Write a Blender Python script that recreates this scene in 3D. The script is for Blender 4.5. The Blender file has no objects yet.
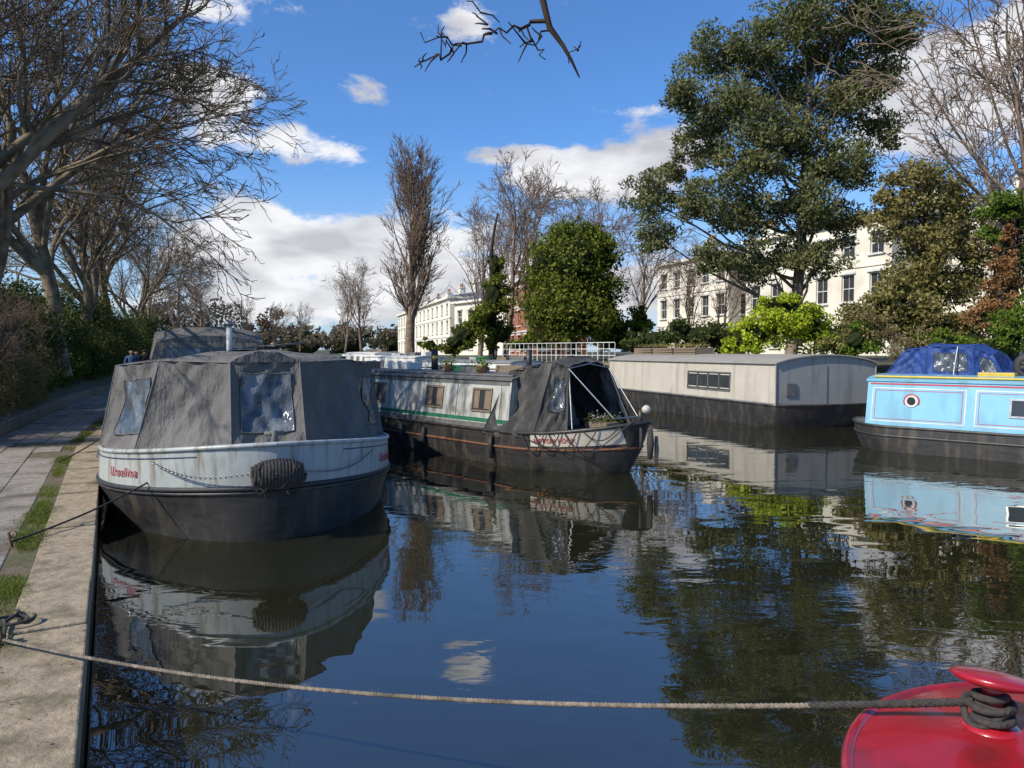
import bpy, math, random
import numpy as np
from mathutils import Vector, Matrix
random.seed(4)
F=739.6; HZ=352.0; CH=2.0
def WX(px,d): return (px-512)/F*d
def WZ(py,d): return CH+(HZ-py)/F*d
sc=bpy.context.scene
sc.view_settings.view_transform='Standard'; sc.view_settings.look='None'; sc.view_settings.exposure=0
COL=sc.collection
# ---------------------------------------------------------------- helpers
def link(o,parent=None):
    COL.objects.link(o)
    if parent is not None: o.parent=parent
    return o
def empty(name,loc=(0,0,0),rz=0):
    e=bpy.data.objects.new(name,None); e.location=loc; e.rotation_euler=(0,0,rz); e.empty_display_size=0.2
    return link(e)
def mesh(name,V,Fc,mats,parent=None,smooth=False,midx=None):
    me=bpy.data.meshes.new(name)
    me.from_pydata([tuple(v) for v in V],[],[tuple(f) for f in Fc]); 
    if not isinstance(mats,(list,tuple)): mats=[mats]
    for m in mats: me.materials.append(m)
    if midx is not None: me.polygons.foreach_set('material_index',midx)
    if smooth: me.polygons.foreach_set('use_smooth',[True]*len(me.polygons))
    me.update()
    return link(bpy.data.objects.new(name,me),parent)
def fastmesh(name,V,Q,mat,smooth=False):
    V=np.asarray(V,dtype=np.float32); Q=np.asarray(Q,dtype=np.int32)
    me=bpy.data.meshes.new(name)
    me.vertices.add(len(V)); me.vertices.foreach_set('co',V.ravel())
    me.loops.add(Q.size); me.loops.foreach_set('vertex_index',Q.ravel())
    me.polygons.add(len(Q)); me.polygons.foreach_set('loop_start',np.arange(0,Q.size,4,dtype=np.int32))
    me.polygons.foreach_set('loop_total',np.full(len(Q),4,dtype=np.int32))
    if smooth: me.polygons.foreach_set('use_smooth',np.ones(len(Q),dtype=bool))
    me.materials.append(mat); me.update(calc_edges=True); me.validate()
    return me
def obj(name,me,parent=None,loc=(0,0,0),rz=0,sc_=1):
    o=bpy.data.objects.new(name,me); o.location=loc; o.rotation_euler=(0,0,rz)
    o.scale=(sc_,)*3 if not isinstance(sc_,tuple) else sc_
    return link(o,parent)
def box(name,c,s,mat,parent=None,rot=(0,0,0),bev=0.0):
    x,y,z=[a/2 for a in s]
    V=[(-x,-y,-z),(x,-y,-z),(x,y,-z),(-x,y,-z),(-x,-y,z),(x,-y,z),(x,y,z),(-x,y,z)]
    Fc=[(0,3,2,1),(4,5,6,7),(0,1,5,4),(1,2,6,5),(2,3,7,6),(3,0,4,7)]
    o=mesh(name,V,Fc,mat,parent); o.location=c; o.rotation_euler=rot
    if bev>0:
        m=o.modifiers.new('b','BEVEL'); m.width=bev; m.segments=2
    return o
def tubedata(polys,sides=6):
    Vs=[];Qs=[];n0=0
    for P,R in polys:
        P=np.asarray(P,float); n=len(P)
        R=np.full(n,R) if np.isscalar(R) else np.asarray(R,float)
        sd=sides if not callable(sides) else sides(R[0])
        T=np.gradient(P,axis=0); T/=np.linalg.norm(T,axis=1)[:,None]+1e-9
        ref=np.array([0,0,1.]) if abs(T[0,2])<0.9 else np.array([1.,0,0])
        U=np.cross(T,ref); U/=np.linalg.norm(U,axis=1)[:,None]+1e-9
        W=np.cross(T,U)
        a=np.arange(sd)*2*math.pi/sd
        ring=P[:,None,:]+R[:,None,None]*(np.cos(a)[None,:,None]*U[:,None,:]+np.sin(a)[None,:,None]*W[:,None,:])
        Vs.append(ring.reshape(-1,3))
        i=np.arange(n-1)[:,None]*sd; j=np.arange(sd)[None,:]; j2=(j+1)%sd
        q=np.stack([i+j,i+j2,i+sd+j2,i+sd+j],axis=-1).reshape(-1,4)+n0
        Qs.append(q); n0+=n*sd
    return np.concatenate(Vs),np.concatenate(Qs)
def tube(name,P,R,mat,parent=None,sides=8):
    P=[tuple(p) for p in P]
    if np.isscalar(R): R=[R]*len(P)
    P2=[tuple(np.array(P[0])-(np.array(P[1])-np.array(P[0]))*1e-3)]+P+[tuple(np.array(P[-1])+(np.array(P[-1])-np.array(P[-2]))*1e-3)]
    V,Q=tubedata([(P2,[0.0005]+list(R)+[0.0005])],sides)
    return obj(name,fastmesh(name,V,Q,mat,True),parent)
def tubes(name,polys,mat,parent=None,sides=6):
    V,Q=tubedata(polys,sides); return obj(name,fastmesh(name,V,Q,mat,True),parent)
def rev(name,prof,mat,parent=None,loc=(0,0,0),n=24,rot=(0,0,0)):
    V=[];Fc=[]
    for r,z in prof:
        for k in range(n):
            a=2*math.pi*k/n; V.append((r*math.cos(a),r*math.sin(a),z))
    for i in range(len(prof)-1):
        for k in range(n):
            k2=(k+1)%n; Fc.append((i*n+k,i*n+k2,(i+1)*n+k2,(i+1)*n+k))
    o=mesh(name,V,Fc,mat,parent,True); o.location=loc; o.rotation_euler=rot; return o
# ---------------------------------------------------------------- materials
def M(name,c1,c2=None,scale=4,rough=0.7,bump=0.0,metal=0.0,c3=None,s3=0.6,coord='Object',stretch=(1,1,1),spec=0.5,coat=0,bdist=0.02,st3=None):
    m=bpy.data.materials.new(name); m.use_nodes=True; N=m.node_tree.nodes; Lk=m.node_tree.links
    b=N['Principled BSDF']; b.inputs['Roughness'].default_value=rough; b.inputs['Metallic'].default_value=metal
    b.inputs['Specular IOR Level'].default_value=spec; b.inputs['Coat Weight'].default_value=coat; b.inputs['Coat Roughness'].default_value=0.08
    if c2 is None: c2=tuple(x*0.8 for x in c1)
    tc=N.new('ShaderNodeTexCoord'); mp=N.new('ShaderNodeMapping'); mp.inputs['Scale'].default_value=stretch
    Lk.new(tc.outputs[coord],mp.inputs['Vector'])
    n=N.new('ShaderNodeTexNoise'); n.inputs['Scale'].default_value=scale; n.inputs['Detail'].default_value=4; n.inputs['Roughness'].default_value=0.68
    Lk.new(mp.outputs[0],n.inputs['Vector'])
    r=N.new('ShaderNodeMapRange'); r.inputs[1].default_value=0.33; r.inputs[2].default_value=0.68
    Lk.new(n.outputs['Fac'],r.inputs[0])
    mx=N.new('ShaderNodeMix'); mx.data_type='RGBA'; mx.inputs[6].default_value=(*c1,1); mx.inputs[7].default_value=(*c2,1)
    Lk.new(r.outputs[0],mx.inputs[0]); out=mx.outputs[2]
    if c3:
        n3=N.new('ShaderNodeTexNoise'); n3.inputs['Scale'].default_value=s3; n3.inputs['Detail'].default_value=4
        if st3:
            mp3=N.new('ShaderNodeMapping'); mp3.inputs['Scale'].default_value=st3; Lk.new(tc.outputs[coord],mp3.inputs['Vector']); Lk.new(mp3.outputs[0],n3.inputs['Vector'])
        else: Lk.new(mp.outputs[0],n3.inputs['Vector'])
        r3=N.new('ShaderNodeMapRange'); r3.inputs[1].default_value=0.5; r3.inputs[2].default_value=0.68; Lk.new(n3.outputs['Fac'],r3.inputs[0])
        m3=N.new('ShaderNodeMix'); m3.data_type='RGBA'; m3.inputs[7].default_value=(*c3,1)
        Lk.new(r3.outputs[0],m3.inputs[0]); Lk.new(out,m3.inputs[6]); out=m3.outputs[2]
    Lk.new(out,b.inputs['Base Color'])
    if bump>0:
        bp=N.new('ShaderNodeBump'); bp.inputs['Strength'].default_value=bump; bp.inputs['Distance'].default_value=bdist
        Lk.new(n.outputs['Fac'],bp.inputs['Height']); Lk.new(bp.outputs[0],b.inputs['Normal'])
    return m
def leafmat(name,ca,cb,cc,trans=0.25):
    m=bpy.data.materials.new(name); m.use_nodes=True; N=m.node_tree.nodes; Lk=m.node_tree.links
    N.remove(N['Principled BSDF']); out=N['Material Output']
    g=N.new('ShaderNodeNewGeometry'); n=N.new('ShaderNodeTexNoise'); n.inputs['Scale'].default_value=0.7; n.inputs['Detail'].default_value=0
    Lk.new(g.outputs['Position'],n.inputs['Vector'])
    r=N.new('ShaderNodeMapRange'); r.inputs[1].default_value=0.35; r.inputs[2].default_value=0.65; Lk.new(n.outputs['Fac'],r.inputs[0])
    mx=N.new('ShaderNodeMix'); mx.data_type='RGBA'; mx.inputs[6].default_value=(*ca,1); mx.inputs[7].default_value=(*cb,1); Lk.new(r.outputs[0],mx.inputs[0])
    r2=N.new('ShaderNodeMapRange'); r2.inputs[1].default_value=0.5; r2.inputs[2].default_value=1.0; Lk.new(g.outputs['Random Per Island'],r2.inputs[0])
    m2=N.new('ShaderNodeMix'); m2.data_type='RGBA'; m2.inputs[7].default_value=(*cc,1); Lk.new(r2.outputs[0],m2.inputs[0]); Lk.new(mx.outputs[2],m2.inputs[6])
    d=N.new('ShaderNodeBsdfDiffuse'); t=N.new('ShaderNodeBsdfTranslucent')
    Lk.new(m2.outputs[2],d.inputs['Color']); Lk.new(m2.outputs[2],t.inputs['Color'])
    s=N.new('ShaderNodeMixShader'); s.inputs[0].default_value=trans; Lk.new(d.outputs[0],s.inputs[1]); Lk.new(t.outputs[0],s.inputs[2]); Lk.new(s.outputs[0],out.inputs['Surface'])
    return m
def plainbark(name,c1,c2,scale):
    m=bpy.data.materials.new(name); m.use_nodes=True; N=m.node_tree.nodes; Lk=m.node_tree.links
    N.remove(N['Principled BSDF']); g=N.new('ShaderNodeNewGeometry'); n=N.new('ShaderNodeTexNoise'); n.inputs['Scale'].default_value=scale; n.inputs['Detail'].default_value=2
    Lk.new(g.outputs['Position'],n.inputs['Vector']); r=N.new('ShaderNodeMapRange'); r.inputs[1].default_value=.38; r.inputs[2].default_value=.62; Lk.new(n.outputs['Fac'],r.inputs[0])
    mx=N.new('ShaderNodeMix'); mx.data_type='RGBA'; mx.inputs[6].default_value=(*c1,1); mx.inputs[7].default_value=(*c2,1); Lk.new(r.outputs[0],mx.inputs[0])
    d=N.new('ShaderNodeBsdfDiffuse'); Lk.new(mx.outputs[2],d.inputs['Color']); Lk.new(d.outputs[0],N['Material Output'].inputs['Surface']); return m
m_bark=plainbark('bark_grey',(0.255,0.195,0.13),(0.12,0.095,0.065),3.5)
m_barkb=plainbark('bark_brown',(0.28,0.20,0.145),(0.17,0.125,0.09),4)
m_barkd=plainbark('bark_dark',(0.075,0.055,0.04),(0.04,0.03,0.025),5)
m_ground=M('ground_soil',(0.10,0.085,0.05),(0.05,0.06,0.025),1.2,0.95,0.5,c3=(0.06,0.09,0.025),s3=0.3)
m_stone=M('coping_stone',(0.40,0.315,0.205),(0.22,0.17,0.11),12,0.9,0.9,c3=(0.115,0.10,0.05),s3=2.6)
m_slab=M('path_concrete',(0.34,0.295,0.245),(0.20,0.175,0.145),14,0.92,0.8,c3=(0.12,0.10,0.07),s3=1.7)
m_soil=M('path_dirt',(0.17,0.13,0.08),(0.08,0.065,0.04),11,0.95,0.9,c3=(0.07,0.09,0.025),s3=1.6)
m_quay=M('quay_wall',(0.34,0.19,0.08),(0.15,0.095,0.05),5,0.8,0.7,c3=(0.05,0.05,0.02),s3=1.5)
m_black=M('hull_black',(0.022,0.021,0.021),(0.042,0.039,0.036),5,0.45,0.15,c3=(0.075,0.062,0.046),s3=2.4,stretch=(0.6,1,3),st3=(2.5,2.5,.6))
m_blackrub=M('rubber_black',(0.02,0.02,0.02),(0.04,0.04,0.04),20,0.6,0.3)
m_greyw=M('hull_pale_grey',(0.46,0.48,0.45),(0.37,0.39,0.37),3,0.4,0.05,c3=(0.25,0.23,0.175),s3=3.2,st3=(3,3,.5))
m_fab=M('canopy_cloth',(0.142,0.132,0.119),(0.112,0.104,0.094),2.2,0.92,0.8,c3=(0.17,0.158,0.142),s3=1.8,stretch=(1.6,1.6,.8),bdist=.10)
m_fabd=M('canopy_cloth_dark',(0.06,0.057,0.052),(0.035,0.034,0.032),2.5,0.92,0.9,c3=(0.11,0.10,0.088),s3=1.8,stretch=(1.6,1.6,.8),bdist=.10)
m_pipe=M('canopy_piping',(0.18,0.17,0.155),None,10,0.8)
m_pvc=M('clear_panel',(0.10,0.115,0.13),(0.045,0.055,0.065),2.5,0.14,1.0,c3=(0.20,0.215,0.225),s3=2.4,stretch=(2,2,1),bdist=.04)
m_glass=M('window_glass',(0.03,0.035,0.04),(0.05,0.05,0.05),3,0.06)
m_curtain=M('curtain_cloth',(0.25,0.18,0.12),(0.14,0.10,0.07),8,0.8,stretch=(6,6,0.5))
m_white=M('white_paint',(0.72,0.71,0.66),(0.62,0.61,0.56),4,0.55,0.05,c3=(0.45,0.43,0.37),s3=1.5)
m_stucco=M('white_stucco',(0.84,0.77,0.63),(0.76,0.69,0.55),1.2,0.85,0.1,c3=(0.62,0.55,0.44),s3=0.4)
m_cream=M('barge_paint_side',(0.54,0.49,0.40),(0.48,0.43,0.345),2,0.5,0.03,c3=(0.40,0.355,0.28),s3=1.6,st3=(2.5,2.5,.4))
m_bgrey=M('barge_paint_grey',(0.31,0.30,0.275),(0.26,0.255,0.235),2,0.5,0.03,c3=(0.21,0.205,0.18),s3=1.4,st3=(2.5,2.5,.4))
m_cabw=M('cabin_paint_weathered',(0.50,0.50,0.45),(0.38,0.38,0.34),3,0.55,0.1,c3=(0.20,0.19,0.155),s3=2.6,st3=(2.5,2.5,.5))
m_green=M('green_paint',(0.02,0.17,0.09),(0.015,0.1,0.06),5,0.5)
m_roofg=M('roof_paint_dark',(0.09,0.09,0.085),(0.15,0.145,0.135),4,0.7,0.2)
m_lblue=M('light_blue_paint',(0.22,0.48,0.62),(0.19,0.42,0.55),2,0.35,0.03,c3=(0.17,0.36,0.46),s3=1.6,coat=0.3,st3=(2.5,2.5,.5))
m_blue=M('blue_tarpaulin',(0.022,0.065,0.25),(0.015,0.045,0.17),2.5,0.65,1.0,bdist=.08)
m_red=M('red_paint',(0.42,0.014,0.022),(0.31,0.01,0.018),6,0.30,0.15,c3=(0.22,0.014,0.018),s3=4.5,coat=0.5)
m_redl=M('red_letter_paint',(0.45,0.03,0.05),None,6,0.4)
m_navy=M('navy_letter_paint',(0.02,0.03,0.12),None,6,0.4)
m_yel=M('yellow_paint',(0.65,0.45,0.05),None,6,0.4)
m_rope=M('rope_fibre',(0.32,0.26,0.19),(0.17,0.135,0.10),40,0.9,0.8,c3=(.10,.085,.065),s3=5)
m_roped=M('rope_dark',(0.03,0.028,0.025),(0.07,0.06,0.052),40,0.9,0.8)
m_steel=M('galvanised_steel',(0.35,0.35,0.34),(0.25,0.25,0.25),10,0.4,0.1,metal=0.8)
m_wood=M('weathered_wood',(0.24,0.18,0.12),(0.14,0.105,0.07),8,0.85,0.5,stretch=(1,1,6))
m_brick=M('red_brick',(0.38,0.14,0.07),(0.28,0.10,0.055),6,0.9,0.2)
m_slate=M('slate_roof',(0.13,0.13,0.14),(0.09,0.09,0.1),3,0.7,0.2)
m_terra=M('terracotta',(0.35,0.15,0.08),None,9,0.8)
m_rust=M('rust_metal',(0.22,0.09,0.035),(0.1,0.05,0.03),14,0.8,0.4)
m_grass=leafmat('grass_blades',(0.14,0.21,0.03),(0.11,0.15,0.03),(0.28,0.25,0.09))
m_euc=leafmat('eucalyptus_leaves',(0.105,0.120,0.044),(0.16,0.165,0.066),(0.26,0.25,0.12))
m_ever=leafmat('evergreen_leaves',(0.08,0.11,0.018),(0.15,0.18,0.03),(0.25,0.25,0.05))
m_dark=leafmat('laurel_leaves',(0.045,0.07,0.02),(0.08,0.10,0.03),(0.16,0.165,0.06))
m_bright=leafmat('bright_leaves',(0.27,0.36,0.02),(0.37,0.45,0.03),(0.5,0.50,0.07))
m_olive=leafmat('olive_leaves',(0.15,0.145,0.04),(0.22,0.19,0.062),(0.34,0.27,0.115))
m_brownl=leafmat('brown_leaves',(0.22,0.11,0.045),(0.30,0.16,0.065),(0.38,0.22,0.10))
m_ivy=leafmat('ivy_leaves',(0.085,0.14,0.02),(0.13,0.20,0.03),(0.22,0.27,0.05))
m_tan=leafmat('dry_shrub',(0.26,0.19,0.09),(0.19,0.155,0.06),(0.36,0.28,0.14))
m_haze=leafmat('distant_foliage',(0.13,0.11,0.075),(0.17,0.135,0.09),(0.21,0.18,0.12))
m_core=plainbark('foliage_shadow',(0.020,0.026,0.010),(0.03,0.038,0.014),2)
m_flw=leafmat('flower_petals',(0.7,0.7,0.65),(0.6,0.55,0.6),(0.7,0.3,0.3))
# water
def water_mat():
    m=bpy.data.materials.new('canal_water'); m.use_nodes=True; N=m.node_tree.nodes; Lk=m.node_tree.links
    b=N['Principled BSDF']; b.inputs['Base Color'].default_value=(0.017,0.017,0.008,1); b.inputs['Roughness'].default_value=0.0; b.inputs['IOR'].default_value=2.65
    g=N.new('ShaderNodeNewGeometry'); mp=N.new('ShaderNodeMapping'); mp.inputs['Scale'].default_value=(1.0,1.7,1); mp.inputs['Rotation'].default_value=(0,0,0.1); Lk.new(g.outputs['Position'],mp.inputs[0])
    a=N.new('ShaderNodeTexNoise'); a.inputs['Scale'].default_value=1.1; a.inputs['Detail'].default_value=1; a.inputs['Distortion'].default_value=0.5
    c=N.new('ShaderNodeTexNoise'); c.inputs['Scale'].default_value=3.8; c.inputs['Detail'].default_value=2; c.inputs['Distortion'].default_value=0.6
    p=N.new('ShaderNodeTexNoise'); p.inputs['Scale'].default_value=0.2; p.inputs['Detail'].default_value=2
    for n in (a,c): Lk.new(mp.outputs[0],n.inputs['Vector'])
    Lk.new(g.outputs['Position'],p.inputs['Vector'])
    pr=N.new('ShaderNodeMapRange'); pr.inputs[1].default_value=0.45; pr.inputs[2].default_value=0.62; pr.inputs[3].default_value=0.04; pr.inputs[4].default_value=1.0; Lk.new(p.outputs['Fac'],pr.inputs[0])
    mu=N.new('ShaderNodeMath'); mu.operation='MULTIPLY'; Lk.new(c.outputs['Fac'],mu.inputs[0]); Lk.new(pr.outputs[0],mu.inputs[1])
    m2=N.new('ShaderNodeMath'); m2.operation='MULTIPLY'; m2.inputs[1].default_value=0.62; Lk.new(mu.outputs[0],m2.inputs[0])
    ad=N.new('ShaderNodeMath'); ad.operation='ADD'; Lk.new(a.outputs['Fac'],ad.inputs[0]); Lk.new(m2.outputs[0],ad.inputs[1])
    bp=N.new('ShaderNodeBump'); bp.inputs['Strength'].default_value=1.0; bp.inputs['Distance'].default_value=0.0048; Lk.new(ad.outputs[0],bp.inputs['Height']); Lk.new(bp.outputs[0],b.inputs['Normal'])
    return m
m_water=water_mat()
# ---------------------------------------------------------------- canal outline
LY=[-200,-60,2.935,12.46,24.5,50,90,130,200,330]; 
LXv=[109.3,32.7,-1.80,-6.96,-12.3,-22,-35,-46,-62,-85]
RY=[-200,-60,0,10,17,20.5,29.5,33,42,54,75,120,200,330]
RXv=[190,80,33,21,14,11.2,7.9,4.8,0.5,-6,-15,-31,-52,-82]
def xl(y): return float(np.interp(y,LY,LXv))
def xr(y): return float(np.interp(y,RY,RXv))
YS=sorted(set(list(np.arange(-40,60,2.0))+[-200,-120,-60,60,70,80,90,105,120,140,165,200,250,300,325,330,331,800,3000]+[2.935,12.46,24.5,17,20.5,29.5,33]))
Lc=[(-3000,4),(-60,3.5),(-25,3),(-12,2.2),(-6,1.3),(-3.0,0.75),(-2.25,0.5),(-2.2,0.346),(0,0.346),(0,-1.2)]
Rc=[(0,-1.2),(0,0.55),(0.5,0.6),(1.6,1.5),(6,1.6),(20,1.7),(60,2.0),(3000,4)]
V=[];Fc=[];nc=len(Lc)+len(Rc)
for y in YS:
    yy=min(y,330)
    close= y>330
    for o,z in Lc: V.append((xl(yy)+o,y,max(z,1.0) if close else z))
    for o,z in Rc: V.append((xr(yy)+o,y,max(z,1.0) if close else z))
for i in range(len(YS)-1):
    for k in range(nc-1):
        a=i*nc+k; Fc.append((a,a+1,a+nc+1,a+nc))
mesh('ground',V,Fc,m_ground)
mesh('water',[(-300,-200,0),(300,-200,0),(300,335,0),(-300,335,0)],[(0,1,2,3)],m_water)
def strip(name,ys,f0,f1,mat):
    V=[];Fc=[]
    for y in ys: V.append(f0(y)); V.append(f1(y))
    for i in range(len(ys)-1): a=2*i; Fc.append((a,a+1,a+3,a+2))
    return mesh(name,V,Fc,mat)
ysn=[y for y in YS if -60<=y<=330]
strip('canal_wall',ysn,lambda y:(xl(y)+0.012,y,-1.1),lambda y:(xl(y)+0.012,y,0.30),m_quay)
strip('canal_wall',ysn,lambda y:(xr(y)-0.012,y,-1.1),lambda y:(xr(y)-0.012,y,0.555),m_quay)
strip('path_verge',ysn,lambda y:(xl(y)-2.2,y,0.352),lambda y:(xl(y)-0.02,y,0.352),m_soil)
def along(s0,s1,step):
    out=[];y=s0
    while y<s1: out.append(y); y+=step
    return out
def slabrow(name,offs,y0,y1,step,z0,z1,mat,gap,jit,brk=0.0):
    V=[];Fc=[]
    for y in along(y0,y1,step):
        for (oa,ob) in offs:
            if random.random()<brk: continue
            dz=random.uniform(-jit,jit); g=gap; ja=random.uniform(-jit,jit)
            pts=[(xl(yy)+o,yy) for (yy,o) in ((y+g,oa+g),(y+g,ob-g),(y+step-g,ob-g),(y+step-g,oa+g))]
            sl=[ (ob-oa)*.42*(1 if k in (1,2) else 0) for k in range(4)]
            b=len(V); tl=random.uniform(-jit,jit)*.6
            for k,(px_,py_) in enumerate(pts): V.append((px_+ja*0.5-sl[k]*.547,py_+sl[k],z0))
            for k,(px_,py_) in enumerate(pts): V.append((px_+ja*0.5-sl[k]*.547,py_+sl[k],z1+dz+(tl if k%2 else 0)))
            Fc+= [(b,b+1,b+5,b+4),(b+1,b+2,b+6,b+5),(b+2,b+3,b+7,b+6),(b+3,b,b+4,b+7),(b+4,b+5,b+6,b+7)]
    o=mesh(name,V,Fc,mat)
    m=o.modifiers.new('b','BEVEL'); m.width=0.010; m.segments=2
    return o
slabrow('coping_stones',[(-0.44,0.035)],-6,60,0.85,0.2,0.372,m_stone,0.006,0.010)
slabrow('towpath_paving',[(-2.14,-1.62),(-1.62,-1.12),(-1.12,-0.66)],-6,60,0.62,0.2,0.362,m_slab,0.005,0.005,.02)
V=[];Fc=[];wy=[y for y in ysn if -10<=y<=70]
for y in wy:
    x=xl(y)-2.2
    V+= [(x,y,0.3),(x,y,0.58),(x-0.03,y,0.61),(x-0.3,y,0.61),(x-0.33,y,0.3)]
for i in range(len(wy)-1):
    for k in range(4): a=5*i+k; Fc.append((a,a+1,a+6,a+5))
mesh('low_wall',V,Fc,M('wall_concrete',(0.20,0.17,0.13),(0.12,0.10,0.08),8,0.9,0.6,c3=(0.07,0.08,0.04),s3=1.2))
rng=np.random.default_rng(5)
def blades(name,pts,h,w,mat):
    n=len(pts); pts=np.asarray(pts); a=rng.uniform(0,6.28,n); l=rng.uniform(0.4,1,n)*h
    dx=np.stack([np.cos(a),np.sin(a),np.zeros(n)],1)*w
    lean=np.stack([rng.normal(0,.6,n)*l,rng.normal(0,.6,n)*l,l],1)
    V=np.stack([pts-dx,pts+dx,pts+lean+dx*.3,pts+lean-dx*.3],1).reshape(-1,3)
    return obj(name,fastmesh(name,V,np.arange(4*n).reshape(n,4),mat))
P=[]
dens=lambda y:0.4+0.5*math.sin(y*1.9)+0.5*math.sin(y*5.1+1)
while len(P)<12000:
    y=3.2+14*random.random()**1.1; 
    if random.random()>dens(y)*(1.3 if 4.9<y<8.5 else .35): continue
    o=-0.55+random.gauss(0,0.06+0.03*math.sin(y*3)); P.append((xl(y)+o,y,0.355))
blades('grass_tufts',P,0.045,0.003,m_grass)
def leaves(pts,size,nrm=None,asp=0.55):
    n=len(pts); a=rng.normal(size=(n,3)); a/=np.linalg.norm(a,axis=1)[:,None]
    b=np.cross(a,rng.normal(size=(n,3))); b/=np.linalg.norm(b,axis=1)[:,None]
    s=(size*rng.uniform(0.5,1.2,n))[:,None]
    V=np.stack([pts-a*s,pts-b*s*asp,pts+a*s,pts+b*s*asp],1).reshape(-1,3)
    return V,np.arange(4*n).reshape(n,4)
P=[]
for i in range(2600):
    y=3+18*random.random()**1.5; o=random.choice([random.gauss(-.5,.12),random.gauss(-.6,.1),random.gauss(-2.05,.12),random.uniform(-2,0)])
    P.append((xl(y)+o,y,0.382))
n=len(P);P=np.array(P);a=rng.uniform(0,6.28,n);s=rng.uniform(.004,.014,n)[:,None]
ax=np.stack([np.cos(a),np.sin(a),rng.uniform(-.2,.2,n)],1)*s; bx=np.stack([-np.sin(a),np.cos(a),rng.uniform(-.2,.2,n)],1)*s*.6
obj('fallen_leaves',fastmesh('fallen_leaves',np.stack([P-ax,P-bx,P+ax,P+bx],1).reshape(-1,3),np.arange(4*n).reshape(n,4),m_brownl))
# ---------------------------------------------------------------- foliage
def blob_pts(c,r,n,shell=0.45,sub=10):
    c=np.array(c);r=np.array(r); sub=max(6,sub)
    d=rng.normal(size=(sub,3)); d/=np.linalg.norm(d,axis=1)[:,None]
    rad=rng.uniform(shell,1.0,(sub,1))**0.7
    sc_=c+d*rad*r*0.88; sr=r.min()*rng.uniform(0.20,0.50,sub)
    wgt=sr**1.6; k=rng.choice(sub,n,p=wgt/wgt.sum())
    q=rng.normal(size=(n,3)); q/=np.linalg.norm(q,axis=1)[:,None]
    return sc_[k]+q*(sr[k]*rng.uniform(0.1,1.15,n)**0.55)[:,None]*np.array([1.2,1.2,0.8])
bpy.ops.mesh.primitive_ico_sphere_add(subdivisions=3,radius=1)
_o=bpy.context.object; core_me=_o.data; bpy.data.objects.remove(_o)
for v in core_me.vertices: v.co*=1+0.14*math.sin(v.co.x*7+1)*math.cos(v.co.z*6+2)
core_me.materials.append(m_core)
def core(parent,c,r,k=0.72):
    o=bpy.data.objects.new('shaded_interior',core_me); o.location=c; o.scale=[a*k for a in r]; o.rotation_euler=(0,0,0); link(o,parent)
def leafy(name,d,clumps,mat,nper,size,base=None,bark=m_barkd,r0=0.25,depth=1.0,cores=True,sub=12,shell=0.45,dj=0.0,asp=.55,ck=.58):
    e=empty(name)
    pts=[];cs=[]
    for (px,py,rx,ry) in clumps:
        dd=d+random.uniform(-dj,dj); c=(WX(px,dd),dd,WZ(py,dd)); r=(rx/F*dd,rx/F*dd*depth,ry/F*dd); cs.append(c)
        n=int(nper*(rx*ry)/900.0); pts.append(blob_pts(c,r,max(n,200),shell,max(6,int(sub*(rx*ry/900)**.8))))
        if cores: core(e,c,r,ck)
    V,Q=leaves(np.concatenate(pts),size,asp=asp); obj('foliage',fastmesh('foliage',V,Q,mat),e)
    if base:
        bx=WX(base[0],d); polys=[]
        top=(WX(base[2],d),d,WZ(base[3],d)); b0=np.array([bx,d,1.3]); t0=np.array(top)
        ts=np.linspace(0,1,9); tr=[b0+(t0-b0)*t+np.array([math.sin(t*7)*.25,math.cos(t*5)*.2,0])*t for t in ts]
        polys.append((tr,np.linspace(r0,r0*.2,9)))
        for c in cs:
            c=np.array(c); t=max(0.15,min(0.9,(c[2]-b0[2])/(t0[2]-b0[2]+1e-6)-0.22)); i=t*8;i0=int(i)
            p=tr[i0]+(tr[min(8,i0+1)]-tr[i0])*(i-i0)
            mid=p+(c-p)*.5+np.array([0,0,-.12*np.linalg.norm(c-p)]); L=[]
            for u in np.linspace(0,1,7): L.append((1-u)**2*p+2*u*(1-u)*mid+u*u*c+rng.normal(0,.05,3))
            polys.append((L,np.linspace(r0*.30,r0*.06,7)))
            for q in range(5):
                j=random.randint(3,6); e2=np.array(c)+rng.normal(0,1,3)*np.array([1,1,.8])*0.8
                polys.append(([L[j],(L[j]+e2)/2+rng.normal(0,.1,3),e2],[r0*.09,r0*.06,.012]))
        tubes('branches',polys,bark,e,lambda r:8 if r>.1 else 5)
    return e
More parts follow.
